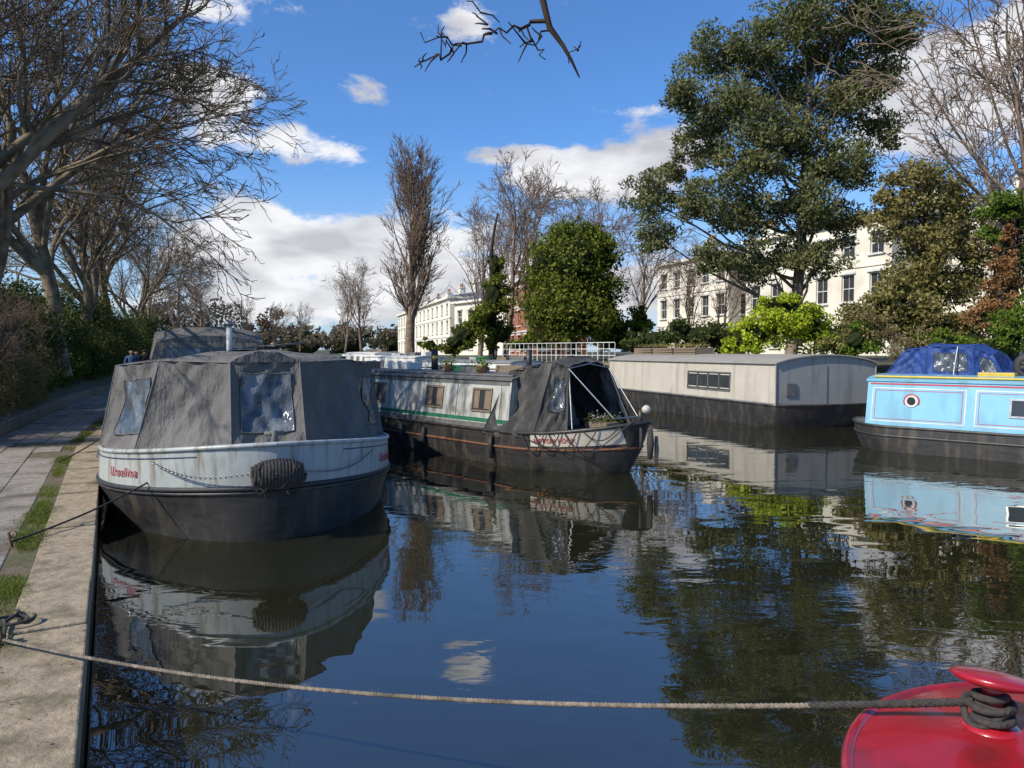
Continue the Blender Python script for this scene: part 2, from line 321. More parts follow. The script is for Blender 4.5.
def bare(seed,H,r0,nch,ang,lenr,start,wob,up,rr=0.55,rmin=0.006,trunkL=None,lean=0):
    R=np.random.default_rng(seed); polys=[]; nl=len(nch)
    def nz(v): return v/(math.sqrt(v[0]*v[0]+v[1]*v[1]+v[2]*v[2])+1e-9)
    def grow(p,d,L,r,lev):
        n=[8,7,5,4,2,2][min(lev,5)]; pts=[p];ds=[d]
        for i in range(n):
            d=nz(d+R.normal(0,wob[min(lev,len(wob)-1)],3)+np.array([lean*.05 if lev<2 else 0,0,up[min(lev,len(up)-1)]])); p=p+d*L/n; pts.append(p); ds.append(d)
        rad=np.linspace(r,max(r*(0.3 if lev else .4),rmin*.7),n+1); polys.append((pts,rad))
        if lev<nl:
            for k in range(nch[lev]):
                f=R.uniform(start[lev],1.0) if k else 1.0
                i=min(int(f*n),n-1); q=pts[i]+(pts[i+1]-pts[i])*(f*n-i)
                dd=ds[i]; a=ang[lev]*R.uniform(.6,1.25); pr=nz(np.cross(dd,R.normal(size=3)))
                nd=nz(dd*math.cos(a)+pr*math.sin(a)); rr_=max(rad[i]*rr*R.uniform(.8,1.15),rmin)
                grow(q,nd,L*lenr[lev]*R.uniform(.65,1.2)*(1.15-.45*f),rr_,lev+1)
    grow(np.zeros(3),np.array([0,0,1.]),trunkL or H*.5,r0,0)
    return tubedata(polys,lambda r:8 if r>.08 else (5 if r>.025 else 3))
def baretree(name,me,x,y,z,rz,s):
    e=empty(name,(x,y,z),rz); obj('trunk_and_branches',me,e,sc_=s); return e
V,Q=bare(3,13,0.24,[9,8,7,6,3],[.8,.7,.65,.6,.5],[1.05,.60,.54,.5,.55],[.30,.2,.15,.15,.2],[.05,.12,.16,.2,.2],[.02,.04,.03,.02,0],.58,.008,5.5)
planeA=fastmesh('plane_tree_a',V,Q,m_bark,True)
V,Q=bare(17,13,0.22,[9,8,7,6,3],[.9,.7,.65,.6,.5],[1.1,.60,.54,.5,.55],[.28,.2,.15,.15,.2],[.06,.13,.16,.2,.2],[.02,.03,.02,.02,0],.58,.008,5.0)
planeB=fastmesh('plane_tree_b',V,Q,m_bark,True)
V,Q=bare(8,12,0.20,[11,8,6,4],[.55,.6,.6,.6],[.75,.52,.5,.5],[.25,.2,.2,.2],[.04,.1,.14,.2],[.03,.05,.03,0],.45,.013,7.0)
bareC=fastmesh('bare_tree_c',V,Q,m_barkb,True)
V,Q=bare(21,15,0.30,[66,11,6],[.42,.42,.45],[.36,.42,.5],[.16,.12,.1],[.02,.05,.09,.1],[.01,.10,.06,.03],.30,.016,12.2)
poplar=fastmesh('poplar_tree_m',V,Q,m_barkb,True)
for (x,y,z,rz,s,m) in [(-9.75,12.6,1.0,.4,1.15,planeA),(-13.6,19.0,1.1,2.4,1.35,planeB),(-15.8,26,1.1,4.0,1.4,planeA),(-19.6,34,1.2,1.1,1.4,planeB),(-23.5,44,1.4,5.2,1.35,planeA),(-30.5,60,1.4,3.0,1.35,planeB)]:
    baretree('plane_tree',m,x,y,z,rz,s)
for px,d,rz,s in [(150,78,1.2,1.2),(175,95,3.2,1.25),(205,112,5.2,1.2)]: baretree('plane_tree',bareC,WX(px,d),d,1.5,rz,s)
baretree('poplar_tree',poplar,WX(410,50),50,1.5,0.3,(1.15,1.15,0.93))
for px,d,rz,s in [(362,68,.3,.78),(345,75,2.3,.7),(505,46,2.1,1.1),(530,52,.4,1.1),(480,58,3.4,1.1),(600,50,4.1,1.05),(575,60,1.2,1.1),(640,44,1.1,.75),(1045,26,5.1,1.3),(1000,31,1.9,1.15),(935,34,3.3,.8),(275,120,3.3,.75),(300,130,1.3,.8),(250,100,5.3,.7),(690,42,.2,.6),(720,45,2.2,.6)]:
    baretree('bare_tree',bareC,WX(px,d),d,1.5,rz,s)
def overhang():
    e=empty('overhanging_tree'); R=np.random.default_rng(2); polys=[]
    tr=[(-3.6,-2.5,0.5),(-3.5,-2.4,3),(-3.2,-2.0,5),(-2.6,-1.2,6.6),(-2.3,-0.6,8.5),(-2.4,-.5,10.5)]
    polys.append((tr,[.22,.19,.16,.12,.08,.04]))
    limb=[(-2.8,-1.5,6.0),(-1.9,0.8,6.6),(-0.8,3.2,6.3),(-0.1,4.6,5.2),(0.15,5.0,4.50),(0.21,5.02,4.32),(0.25,5.02,4.16),(0.34,5.0,4.03),(0.40,5.01,3.93),(0.45,5.02,3.83)]
    polys.append((limb,[.11,.08,.05,.034,.026,.023,.021,.015,.010,.005]))
    def tw(p,q,r,k=3,j=.022):
        p=np.array(p);q=np.array(q); L=[p+(q-p)*t+R.normal(0,j,3)*(1 if 0<t<1 else 0) for t in np.linspace(0,1,8)]
        polys.append((L,np.linspace(r,.004,8)))
        for i in range(k):
            jj=R.integers(2,7); d=(q-p)*R.uniform(.10,.25)+R.normal(0,.08,3); polys.append(([L[jj],L[jj]+d*.5+R.normal(0,.012,3),L[jj]+d],[.0065,.005,.003]))
    tw((0.23,5.02,4.20),(-.14,5.05,4.13),.015,3); tw((-.14,5.05,4.13),(-.40,5.05,4.03),.011,4); tw((-.40,5.05,4.03),(-.66,5.1,3.93),.008,6)
    tw((-.1,5.05,4.13),(-.30,5.0,4.32),.008,3); tw((-.34,5.05,4.05),(-.62,5.1,4.16),.007,5); tw((.1,5.04,4.17),(.22,4.95,3.92),.007,2)
    tw((0.26,5.02,4.14),(.05,4.95,4.0),.007,3); tw((0.40,5.0,3.95),(.46,5.0,4.06),.004,1)
    for i in range(14):
        a=R.uniform(0,6.28); p=np.array(tr[R.integers(3,6)]); tw(p,p+np.array([math.cos(a)*2-1,math.sin(a)*2-1.5,R.uniform(.5,2)]),.04,4,.1)
    tubes('trunk_and_branches',polys,m_barkd,e,7)
overhang()
# right-hand foliage
leafy('eucalyptus_tree',32,[(790,22,48,36),(845,18,48,34),(888,30,34,34),(868,68,42,34),(752,55,40,30),(705,62,34,30),(686,98,26,26),(725,112,46,38),(780,88,48,36),(835,105,46,36),(872,130,28,26),(800,148,50,36),(738,162,50,34),(698,150,28,26),(848,172,38,28),(690,205,38,26),(646,195,28,26),(655,235,28,22),(735,218,46,32),(795,208,48,34),(842,222,32,26),(712,256,32,24),(768,262,42,28),(815,258,30,24),(760,130,34,32),(820,60,34,28),(670,170,22,18)],m_euc,2700,0.11,base=(790,340,812,30),bark=M('eucalyptus_bark',(0.30,0.23,0.17),(0.14,0.11,0.08),3,0.8,0.2),r0=0.30,cores=False,sub=24,shell=.1,dj=1.6,asp=.38)
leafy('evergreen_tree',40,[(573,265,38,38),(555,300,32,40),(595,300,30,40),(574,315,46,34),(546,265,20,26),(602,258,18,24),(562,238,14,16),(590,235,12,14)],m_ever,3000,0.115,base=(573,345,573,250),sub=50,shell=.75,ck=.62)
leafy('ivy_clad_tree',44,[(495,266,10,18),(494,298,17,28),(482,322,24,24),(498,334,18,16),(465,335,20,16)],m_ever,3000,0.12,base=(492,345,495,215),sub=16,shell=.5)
leafy('bright_bush',25.5,[(780,322,34,26),(752,335,26,20),(808,330,24,24),(775,305,22,14),(735,345,20,12),(795,312,26,18)],m_bright,3600,0.068,sub=34,shell=.6,ck=.5)
leafy('garden_tree',27,[(912,190,40,32),(895,225,28,32),(930,238,38,38),(958,212,28,34),(912,275,36,30),(950,288,34,30),(970,252,24,30),(885,195,18,20)],m_olive,2300,0.08,base=(925,340,922,190),sub=24,shell=.15,cores=False)
leafy('ivy_clad_tree',23,[(1002,205,22,22),(1022,222,24,32),(990,235,16,16),(1032,262,22,34)],m_ivy,2900,0.065,base=(1010,340,1010,200),sub=24,shell=.35,ck=.4)
leafy('brown_conifer',22.5,[(1000,245,11,26),(998,275,17,24),(1004,300,22,26),(988,318,20,20)],m_brownl,3600,0.055,base=(998,340,1000,235),sub=24,shell=.4,ck=.4)
leafy('bush',24,[(862,328,26,30),(880,308,24,26),(845,345,22,18),(908,318,28,30),(935,328,26,28),(962,332,24,26),(898,295,22,20)],m_olive,2700,0.07,sub=24,shell=.45,ck=.42)
leafy('bush',23,[(855,340,20,18),(940,345,28,18),(975,340,20,18)],m_ivy,2700,0.065,sub=20,shell=.45,ck=.42)
leafy('shrub',23,[(875,330,20,26),(920,345,28,18),(890,345,26,18),(860,320,18,20)],m_tan,1500,0.06,sub=18,shell=.2,cores=False,asp=.3)
leafy('bush',19.5,[(1012,330,24,26),(1035,315,26,28),(990,345,18,14)],m_ivy,2700,0.055,sub=24,shell=.45,ck=.42)
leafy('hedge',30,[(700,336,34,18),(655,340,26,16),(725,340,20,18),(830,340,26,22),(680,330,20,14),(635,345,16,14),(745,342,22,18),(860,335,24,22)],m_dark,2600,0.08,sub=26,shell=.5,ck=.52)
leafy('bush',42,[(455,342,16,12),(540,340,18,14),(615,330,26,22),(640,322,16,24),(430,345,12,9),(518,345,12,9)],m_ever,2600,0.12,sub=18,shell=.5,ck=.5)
leafy('distant_trees',140,[(250,335,26,16),(285,338,26,14),(318,340,22,14),(345,338,24,16),(385,340,24,14),(215,325,30,30),(180,320,30,32),(150,325,28,28),(270,325,16,18)],m_haze,1500,0.42,sub=24,shell=.2,cores=False)
leafy('distant_trees',180,[(x,338+6*math.sin(x),30,16+4*math.sin(x*1.7)) for x in range(-400,1500,44)],m_haze,500,0.9,sub=14,shell=.5)
def world_foliage(name,cl,mat,per,size,sub=30,shell=.7,cores=True,asp=.55,ck=.60):
    e=empty(name); P=[]
    for c,r in cl:
        P.append(blob_pts(c,r,int(per*(r[0]*r[2]+.3)),shell,int(sub*max(1,r[0]*r[2])**.8)))
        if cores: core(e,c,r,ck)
    V,Q=leaves(np.concatenate(P),size,asp=asp); obj('foliage',fastmesh('foliage',V,Q,mat),e)
cl=[]
for y in np.arange(15.5,62,1.5):
    hh=1.8+.5*math.sin(y*.9)+.3*math.sin(y*2.1)
    cl.append(((xl(y)-3.7-random.random()*.5,y,.7+hh*.78),(1.3,1.2,hh)))
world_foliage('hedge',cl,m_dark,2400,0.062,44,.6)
cl=[((xl(y)-2.85+random.uniform(-.15,.1),y,.95+.5*random.random()),(.75,.9,.85+.45*random.random())) for y in np.arange(12.5,21,.9)]
world_foliage('shrub',cl,m_tan,5600,0.034,44,.2,cores=False,asp=.2)
cl=[((xl(y)-3.2,y,1.2+.4*math.sin(y*7)),(.7,.8,.9)) for y in (12.5,14.5,16.5,18.5,21.5,24,28)]
world_foliage('bush',cl,m_ivy,4200,0.045,30,.4,ck=.42)
for k,(y,s) in enumerate([(12.2,.2),(13.3,.18),(14.6,.24),(16.2,.2),(18.0,.26),(21,.26)]):
    baretree('bare_shrub',bareC,xl(y)-2.75,y,.6,k*1.3,s)
# ---------------------------------------------------------------- boats
def hull(parent,L,levels,p,mats,deck,nst=44):
    def P(k,t,side):
        zm,zb,B,rk,bl=levels[k]; s=rk+(L-rk)*t; u=min(1,(s-rk)/bl); half=B*(1-(1-u)**2)**p if u>0 else 0
        z=zm+zb*max(0,1-s/(bl*1.25))**2
        return np.array([-s,side*half,z])
    nl=len(levels); V=[];Fc=[];mi=[]; ts=[(i/nst)**2.0 for i in range(nst+1)]
    for side in (-1,1):
        b=len(V)
        for t in ts:
            for k in range(nl): V.append(P(k,t,side))
        for i in range(nst):
            for k in range(nl-1):
                a=b+i*nl+k; f=(a,a+1,a+nl+1,a+nl); Fc.append(f if side<0 else f[::-1]); mi.append(k)
    o=(nst+1)*nl
    for i in range(nst):
        a=i*nl+nl-1; Fc.append((a,a+nl,a+nl+o,a+o)); mi.append(nl-1)
    for k in range(nl-1):
        a=nst*nl+k; Fc.append((a,a+o,a+o+1,a+1)); mi.append(0)
    ob=mesh('hull',V,Fc,list(mats)+[deck],parent,True,mi)
    m=ob.modifiers.new('e','EDGE_SPLIT'); m.split_angle=math.radians(35)
    def at(k,s,side,zf=None):
        zm,zb,B,rk,bl=levels[k]; return P(k,max(0,(s-rk)/(L-rk)),side)
    def strake(k,r,mat,name='rubbing_strake',smax=L,off=0.0):
        pts=[]
        for side in (-1,1):
            l=[at(k,levels[k][3]+(smax-levels[k][3])*(i/40)**2,side) for i in range(41)]
            l=[q+np.array([0.0,side*off,0]) for q in l]
            pts.append((l,r))
        tubes(name,pts,mat,parent,8)
    return at,strake
def patchgrid(q,u0,u1,v0,v1,nu,nv,off,disp,nrm):
    b0,b1,t1,t0=[np.array(a,float) for a in q]; V=[]
    for j in range(nv+1):
        for i in range(nu+1):
            u=u0+(u1-u0)*i/nu; v=v0+(v1-v0)*j/nv
            p=(b0*(1-u)+b1*u)*(1-v)+(t0*(1-u)+t1*u)*v
            V.append(p+nrm*(off+disp(u,v)))
    Fc=[(j*(nu+1)+i,j*(nu+1)+i+1,(j+1)*(nu+1)+i+1,(j+1)*(nu+1)+i) for j in range(nv) for i in range(nu)]
    return V,Fc
def canopy(parent,st,mat,arch,wins,wmat,piping,seed=0,rear=True,front=True,amp=.03):
    def disp(k):
        def f(u,v):
            e=math.sin(math.pi*u)**.7 if 0<u<1 else 0
            fold=math.sin(14*(u-.5)*(1.3-v)+seed+k)*(1-v)*.6+math.sin(34*u*(.5+.5*v)+k)*(1-v)**1.5*.55+math.sin((u+v)*19+seed)*.28+math.sin((u-v)*16+k)*.34
            cr=-abs(math.sin((u*1.3+v*.8)*6+k*2+seed))**.5*.35
            return e*(-amp*1.2*math.sin(math.pi*v)+amp*.5*(fold+cr))
        return f
    V=[];Fc=[];k=0;seams=[]
    def add(q,nrm,key):
        nonlocal V,Fc,k
        k+=1; d=disp(k); v,f=patchgrid(q,0,1,0,1,34,22,0,d,nrm); b=len(V)
        for i in range(35):
            e=math.sin(math.pi*i/34); v[i]=v[i]+np.array([0,0,(.025*math.sin(i*1.0+k)+.025*math.sin(i*.4+k)-.03)*e])
        V+=v; Fc+=[tuple(a+b for a in x) for x in f]
        for (kk,u0,u1,v0,v1) in wins:
            if kk==key:
                v,f=patchgrid(q,u0,u1,v0,v1,14,12,.012,d,nrm); mesh('clear_window',v,f,wmat,parent,True)
                P=lambda u,v_:patchgrid(q,u,u+1e-6,v_,v_+1e-6,1,1,.014,d,nrm)[0][0]
                rim=[P(u0+(u1-u0)*t,v0) for t in np.linspace(0,1,9)]+[P(u1,v0+(v1-v0)*t) for t in np.linspace(.1,1,8)]+[P(u1+(u0-u1)*t,v1) for t in np.linspace(.1,1,8)]+[P(u0,v1+(v0-v1)*t) for t in np.linspace(.1,1,8)]
                tubes('window_binding',[(rim,.007)],mat,parent,5)
    for side in (-1,1):
        for i in range(len(st)-1):
            a=st[i];b=st[i+1]
            q=[(-a[0],side*a[1],a[2]),(-b[0],side*b[1],b[2]),(-b[3],side*b[4],b[5]),(-a[3],side*a[4],a[5])]
            n=np.cross(np.array(q[1])-np.array(q[0]),np.array(q[3])-np.array(q[0])); n/=np.linalg.norm(n); n=n*(1 if n[1]*side>0 else -1)
            add(q,n,('S' if side>0 else 'T')+str(i))
            seams.append(([q[0],q[3]],.007)); seams.append(([q[3],q[2]],.006))
        seams.append(([q[1],q[2]],.007))
    if front:
        a=st[0]; q=[(-a[0],-a[1],a[2]),(-a[0],a[1],a[2]),(-a[3],a[4],a[5]),(-a[3],-a[4],a[5])]
        n=np.cross(np.array(q[1])-np.array(q[0]),np.array(q[3])-np.array(q[0])); n/=np.linalg.norm(n); n=n*(1 if n[0]>0 else -1); add(q,n,'F')
    if rear:
        a=st[-1]; q=[(-a[0],-a[1],a[2]),(-a[0],a[1],a[2]),(-a[3],a[4],a[5]),(-a[3],-a[4],a[5])]; add(q,np.array([-1.,0,0]),'R')
    for i in range(len(st)-1):
        a=st[i];b=st[i+1]; nb=len(V); nu,nv=24,12
        for j in range(nv+1):
            f=j/nv
            for ii in range(nu+1):
                u=ii/nu; y=(2*u-1)*(a[4]+(b[4]-a[4])*f)
                V.append(np.array([-(a[3]+(b[3]-a[3])*f),y,a[5]+(b[5]-a[5])*f+arch*(1-abs(2*u-1)**2.2)*(1-.35*math.sin(math.pi*f))+.012*math.sin(u*20+f*9)*math.sin(math.pi*u)]))
        for j in range(nv):
            for ii in range(nu): c=nb+j*(nu+1)+ii; Fc.append((c,c+1,c+nu+2,c+nu+1))
    for idx,do in ((0,front),(-1,rear)):
        if do:
            a=st[idx]; nb=len(V); nu=20
            for ii in range(nu+1):
                u=ii/nu; y=(2*u-1)*a[4]; V.append(np.array([-a[3],y,a[5]])); V.append(np.array([-a[3],y,a[5]+arch*(1-abs(2*u-1)**2.2)]))
            for ii in range(nu): c=nb+2*ii; Fc.append((c,c+2,c+3,c+1))
    mesh('canopy_cloth',V,Fc,mat,parent,True)
    tubes('canopy_seams',seams,piping,parent,6)
def text(parent,body,loc,n,size,mat,shear=.2):
    c=bpy.data.curves.new('lettering','FONT'); c.body=body; c.size=size; c.extrude=.002; c.shear=shear; c.align_x='CENTER'; c.align_y='CENTER'; c.offset=size*.006
    o=bpy.data.objects.new('lettering',c); c.materials.append(mat); link(o,parent)
    n=Vector(n).normalized(); x=Vector((0,0,1)).cross(n).normalized(); y=n.cross(x)
    Mx=Matrix((x,y,n)).transposed().to_4x4(); Mx.translation=Vector(loc); o.matrix_local=Mx
    return o
def letters(parent,at,k0,k1,f,body,s0,side,size,mat,shear=.3,off=.012):
    s=s0; wd={'l':.34,'i':.34,'I':.34,'U':.80,'m':.95,'r':.46,'s':.58,' ':.4,'W':.95,'F':.64,'L':.62}
    for i,ch in enumerate(body):
        w=wd.get(ch,.66 if ch.islower() else .80)*size
        g=lambda ss:(at(k0,ss,side)*(1-f)+at(k1,ss,side)*f)
        for half in (0,1):
            p=g(s);q=g(s+.02); l=np.linalg.norm(q-p)
            s+= side*(w/2)*.02/l
            if half==0:
                p=g(s);q=g(s+.03); t=q-p; n=np.cross(t,at(k1,s,side)-at(k0,s,side)); n=n*(1 if n[1]*side>0 else -1); n/=np.linalg.norm(n)
                if ch!=' ': text(parent,ch,p+n*off,n,size,mat,shear)
def cabin(parent,s0,s1,yb,yt,z0,z1,arch,mat,roof,over=.05,endmat=None,name='cabin'):
    V=[];Fc=[]; A=9
    for s in (s0,s1):
        V+= [(-s,-yb,z0)]+[(-s,yt*(2*i/A-1),z1+arch*(1-(2*i/A-1)**2)) for i in range(A+1)]+[(-s,yb,z0)]
    n=A+3
    sides=[(0,1,n+1,n),(n-2,n-1,2*n-1,2*n-2)]
    Fc=sides+[tuple(range(n))[::-1],tuple(range(n,2*n))]
    mesh(name,V,Fc,[mat,endmat or mat],parent,False,[0,0,1,1])
    V=[];Fc=[]
    for s in (s0-over,s1+over):
        for i in range(A+1): u=2*i/A-1; V.append((-s,(yt+over)*u,z1+arch*(1-u*u)+.006-(.02 if abs(u)==1 else 0)))
        for i in range(A+1): u=2*i/A-1; V.append((-s,(yt+over)*u,z1+arch*(1-u*u)+.04-(.02 if abs(u)==1 else 0)))
    m=A+1
    for i in range(A):
        Fc.append((m+i,m+i+1,3*m+i+1,3*m+i)); Fc.append((i+1,i,2*m+i,2*m+i+1))
        Fc.append((i,i+1,m+i+1,m+i)); Fc.append((2*m+i+1,2*m+i,3*m+i,3*m+i+1))
    Fc+=[(0,m,3*m,2*m),(m-1,2*m-1,4*m-1,3*m-1)]
    mesh(name+'_roof',V,Fc,roof,parent)
    def sp(s,z,side,off): return (-s,side*(yb+(yt-yb)*(z-z0)/(z1-z0)+off),z)
    return sp
def sideplate(parent,name,sp,side,s0,s1,z0,z1,o0,o1,mat):
    V=[sp(a,b,side,o) for o in (o0,o1) for a,b in ((s0,z0),(s1,z0),(s1,z1),(s0,z1))]
    Fc=[(0,1,2,3),(4,5,6,7),(0,1,5,4),(1,2,6,5),(2,3,7,6),(3,0,4,7)]
    return mesh(name,V,Fc,mat,parent)
def sideframe(parent,name,sp,side,s0,s1,z0,z1,w,o,mat):
    for (a,b,c,d) in ((s0,s1,z1-w,z1),(s0,s1,z0,z0+w),(s0,s0+w,z0+w,z1-w),(s1-w,s1,z0+w,z1-w)):
        sideplate(parent,name,sp,side,a,b,c,d,-.002,o,mat)
def boatwin(parent,sp,side,s0,s1,z0,z1,fr,gl=m_glass,cur=None,bars=0):
    sideplate(parent,'window_glass',sp,side,s0+.01,s1-.01,z0+.01,z1-.01,-.003,.006,gl)
    if cur:
        w=(s1-s0); sideplate(parent,'curtain',sp,side,s0+.05,s0+w*.36,z0+.06,z1-.05,0,.009,cur); sideplate(parent,'curtain',sp,side,s1-w*.36,s1-.05,z0+.06,z1-.05,0,.009,cur)
    sideframe(parent,'window_frame',sp,side,s0,s1,z0,z1,.035,.022,fr)
    for b in range(bars):
        x=s0+(s1-s0)*(b+1)/(bars+1); sideplate(parent,'window_bar',sp,side,x-.018,x+.018,z0+.035,z1-.035,-.002,.018,fr)
# --- Wide-beam boat with grey canopy
a25=math.radians(25)
BX,BY=-2.45,7.67
b1=empty('canopied_canal_boat',(BX,BY,0),math.atan2(-math.cos(a25),math.sin(a25)))
at,strake=hull(b1,16.5,[(-.5,0,1.5,.5,3.2),(0.0,0,1.76,.10,3.0),(.38,.16,1.84,.04,2.8),(.42,.17,1.84,.03,2.8),(.80,.24,1.80,0,2.7)],.60,[m_black,m_black,m_blackrub,m_greyw],m_bgrey)
strake(3,.028,m_blackrub); strake(4,.026,m_greyw,'gunwale'); strake(2,.02,m_black,smax=16)
def mid(s,side,f=.5):
    a=at(3,s,side);b=at(4,s,side); return a*(1-f)+b*f
letters(b1,at,3,4,.42,'Urselina',1.62,-1,.15,m_redl,.3)
letters(b1,at,3,4,.42,'Urselina',1.05,1,.15,m_redl,.3)
tubes('name_pinstripe',[([mid(s,side,.80)+np.array([.0,side*.006,0]) for s in np.linspace(.35,2.6,24)],.006) for side in (-1,1)],m_navy,b1,4)
canopy(b1,[(.60,.40,.92,.88,.38,1.88),(1.45,1.40,.80,1.50,1.10,1.90),(2.55,1.84,.68,2.45,1.60,1.83),(4.9,1.86,.68,4.9,1.56,1.83)],m_fab,.12,
  [('F',.14,.86,.20,.88),('T1',.16,.78,.26,.84),('S1',.12,.55,.26,.84),('S1',.62,.92,.26,.84),('S2',.12,.45,.28,.85),('S2',.55,.9,.28,.85),('T2',.1,.9,.28,.85)],m_pvc,m_pipe,seed=1,amp=.10)
sp=cabin(b1,4.95,12,1.55,1.38,.80,1.72,.08,m_bgrey,m_roofg)
for i in range(4):
    for side in (-1,1): boatwin(b1,sp,side,5.5+i*1.6,6.4+i*1.6,1.15,1.55,m_steel)
for i in range(3): box('solar_panel',(-6.3-i*1.5,.45,1.92),(1.3,.7,.035),m_glass,b1,(.06,.0,0),.005)
for i in range(4): box('solar_panel',(-5.6-i*1.3,.9,2.13),(1.15,.55,.03),m_glass,b1,(.10,.0,0),.005)
tubes('panel_rack',[([(-5.1,.9,2.08),(-10.2,.9,2.08)],.02)]+[([(-x,.9,1.75),(-x,.9,2.1)],.015) for x in (5.2,6.8,8.4,10)],m_black,b1,6)
canopy(b1,[(12.0,1.6,.85,12.4,1.25,2.25),(12.9,1.62,.85,13.0,1.28,2.50),(15.2,1.6,.85,15.0,1.2,2.45),(15.6,1.5,.85,15.4,1.1,2.25)],m_fab,.16,[('F',.08,.46,.55,.9),('F',.54,.92,.55,.9),('T1',.1,.9,.5,.9),('S1',.1,.9,.5,.9)],m_pvc,m_pipe,seed=5)
tube('chimney',[(-9.0,.2,1.8),(-9.0,.2,2.55)],.06,m_white,b1,12); rev('chimney_cap',[(0,.12),(.1,.06),(.09,0),(0,0)],m_steel,b1,(-9.0,.2,2.56))
tube('t_stud_post',[(-.22,0,.95),(-.22,0,1.16)],.035,m_roofg,b1,12); tube('t_stud_bar',[(-.22,-.10,1.13),(-.22,.10,1.13)],.026,m_roofg,b1,10)
def ropewound(p0,p1,R,r,turns,parent,name,mat,ax):
    P=[]; p0=np.array(p0);p1=np.array(p1)
    for i in range(turns*14+1):
        t=i/(turns*14); a=t*turns*2*math.pi; w=math.sin(math.pi*min(1,max(0,t*.86+.07)))**.5*(1+.05*math.sin(i*.9))
        P.append(p0+(p1-p0)*t+np.array([math.cos(a)*R*w*.8,0,math.sin(a)*R*w]))
    tubes(name,[(P,r)],mat,parent,7)
rev('bow_fender_core',[(0,-.26),(.08,-.24),(.12,-.13),(.135,0),(.12,.13),(.08,.24),(0,.26)],m_roped,b1,(.09,0,.74),20,(math.pi/2,0,0))
ropewound((.09,-.26,.74),(.09,.26,.74),.15,.022,16,b1,'bow_fender_rope',m_roped,1)
fr=[]
for i in range(46):
    a=rng.uniform(0,6.28); y=rng.uniform(-.24,.24); p=np.array([.09+.14*math.cos(a),y,.74+.15*math.sin(a)]); fr.append(([p,p+np.array([.03*math.cos(a),rng.normal(0,.02),-.03]),p+np.array([.03*math.cos(a),rng.normal(0,.03),-.08])],.006))
tubes('fender_fray',fr,m_roped,b1,4)
for side in (-1,1):
    p=np.array([.05,side*.24,.76]); q=at(4,.75,side)+np.array([.03,side*.05,-.10])
    L=[]
    for i in range(46):
        t=i/45; L.append(p*(1-t)+q*t+np.array([.05*math.sin(math.pi*t),side*.06*math.sin(math.pi*t),-.10*math.sin(math.pi*t)]))
    polys=[]
    for i in range(0,44,1):
        a=L[i];b=L[i+1]; d=(b-a); c=(a+b)/2; nrm=np.array([0,0,1.]) if i%2 else np.cross(d,[0,0,1.])/(np.linalg.norm(d)+1e-9)
        ring=[c+d*.8*math.cos(w)+nrm*.013*math.sin(w) for w in np.linspace(0,2*math.pi,9)]; polys.append((ring,.0042))
    tubes('chain',polys,m_steel,b1,5)
# --- Narrowboat 2
a41=math.radians(41)
b2=empty('narrowboat',(2.15,11.8,0),math.atan2(-math.cos(a41),math.sin(a41)))
at2,strake2=hull(b2,11.6,[(-.5,0,.85,1.0,2.6),(0,0,.98,.40,2.3),(.30,.12,1.04,.16,2.1),(.34,.13,1.04,.15,2.1),(.60,.27,1.02,0,2.0)],.66,[m_black,m_black,m_blackrub,m_black],m_roofg)
strake2(3,.022,m_rust); strake2(4,.03,m_black,'gunwale')
sp=cabin(b2,2.35,11.0,.92,.80,.60,1.50,.07,m_cabw,m_roofg,.04)
for side in (-1,1):
    sideplate(b2,'green_stripe',sp,side,2.4,11,.72,.79,-.002,.006,m_green)
    sideplate(b2,'lower_panel',sp,side,2.4,11,.61,.70,-.002,.007,m_roofg)
    sideplate(b2,'top_band',sp,side,2.4,11,1.40,1.485,-.002,.008,m_roofg)
    tubes('handrail',[([(-2.4,side*.72,1.57),(-11,side*.72,1.57)],.022)],m_roofg,b2,6)
for s0,s1 in ((2.85,3.42),(4.35,4.95),(6.5,7.1),(8.3,8.9)):
    for side in (-1,1): boatwin(b2,sp,side,s0,s1,.90,1.34,m_wood,m_glass,m_curtain)
for s in (2.6,3.9,5.6): sideplate(b2,'panel_seam',sp,-1,s,s+.018,.8,1.4,-.002,.005,m_roofg)
canopy(b2,[(.95,.84,.68,1.25,.50,1.74),(1.6,1.0,.60,1.55,.58,1.84),(2.9,1.05,.54,2.52,.70,1.66)],m_fabd,.09,[('T0',.25,.8,.35,.8)],m_pvc,m_fabd,3,front=False,rear=False,amp=.14)
for side in (-1,1):
    tubes('front_frame',[([(-1.25,side*.50,1.72),(-.42,side*.30,.92)],.014),([(-1.25,side*.5,1.72),(-.95,side*.72,.74)],.014)],m_steel,b2,6)
tubes('front_frame',[([(-.42,-.30,.92),(-.42,.30,.92)],.014),([(-1.25,-.5,1.72),(-1.25,0,1.80),(-1.25,.5,1.72)],.014)],m_steel,b2,6)
for side in (-1,1):
    V=[];ss=np.linspace(.22,1.65,16)
    for s in ss:
        a=at2(3,s,side);b=at2(4,s,side)
        for f in (.20,.90): V.append(a*(1-f)+b*f+np.array([.0,side*.014,0]))
    mesh('name_board',V,[(2*i,2*i+1,2*i+3,2*i+2) for i in range(15)],m_cream,b2,True)
letters(b2,at2,3,4,.55,'HERON LOCK',1.58,-1,.105,m_redl,0,.026)
letters(b2,at2,3,4,.55,'HERON LOCK',.40,1,.105,m_redl,0,.026)
box('planter',(-.85,-.1,.78),(.5,.34,.10),m_wood,b2,(0,0,0),.01)
pp=np.array([(-.85+rng.normal(0,.18),-.1+rng.normal(0,.14),.85+abs(rng.normal(0,.05))) for i in range(420)])
V,Q=leaves(pp,.024); obj('plants',fastmesh('plants',V,Q,m_dark),b2)
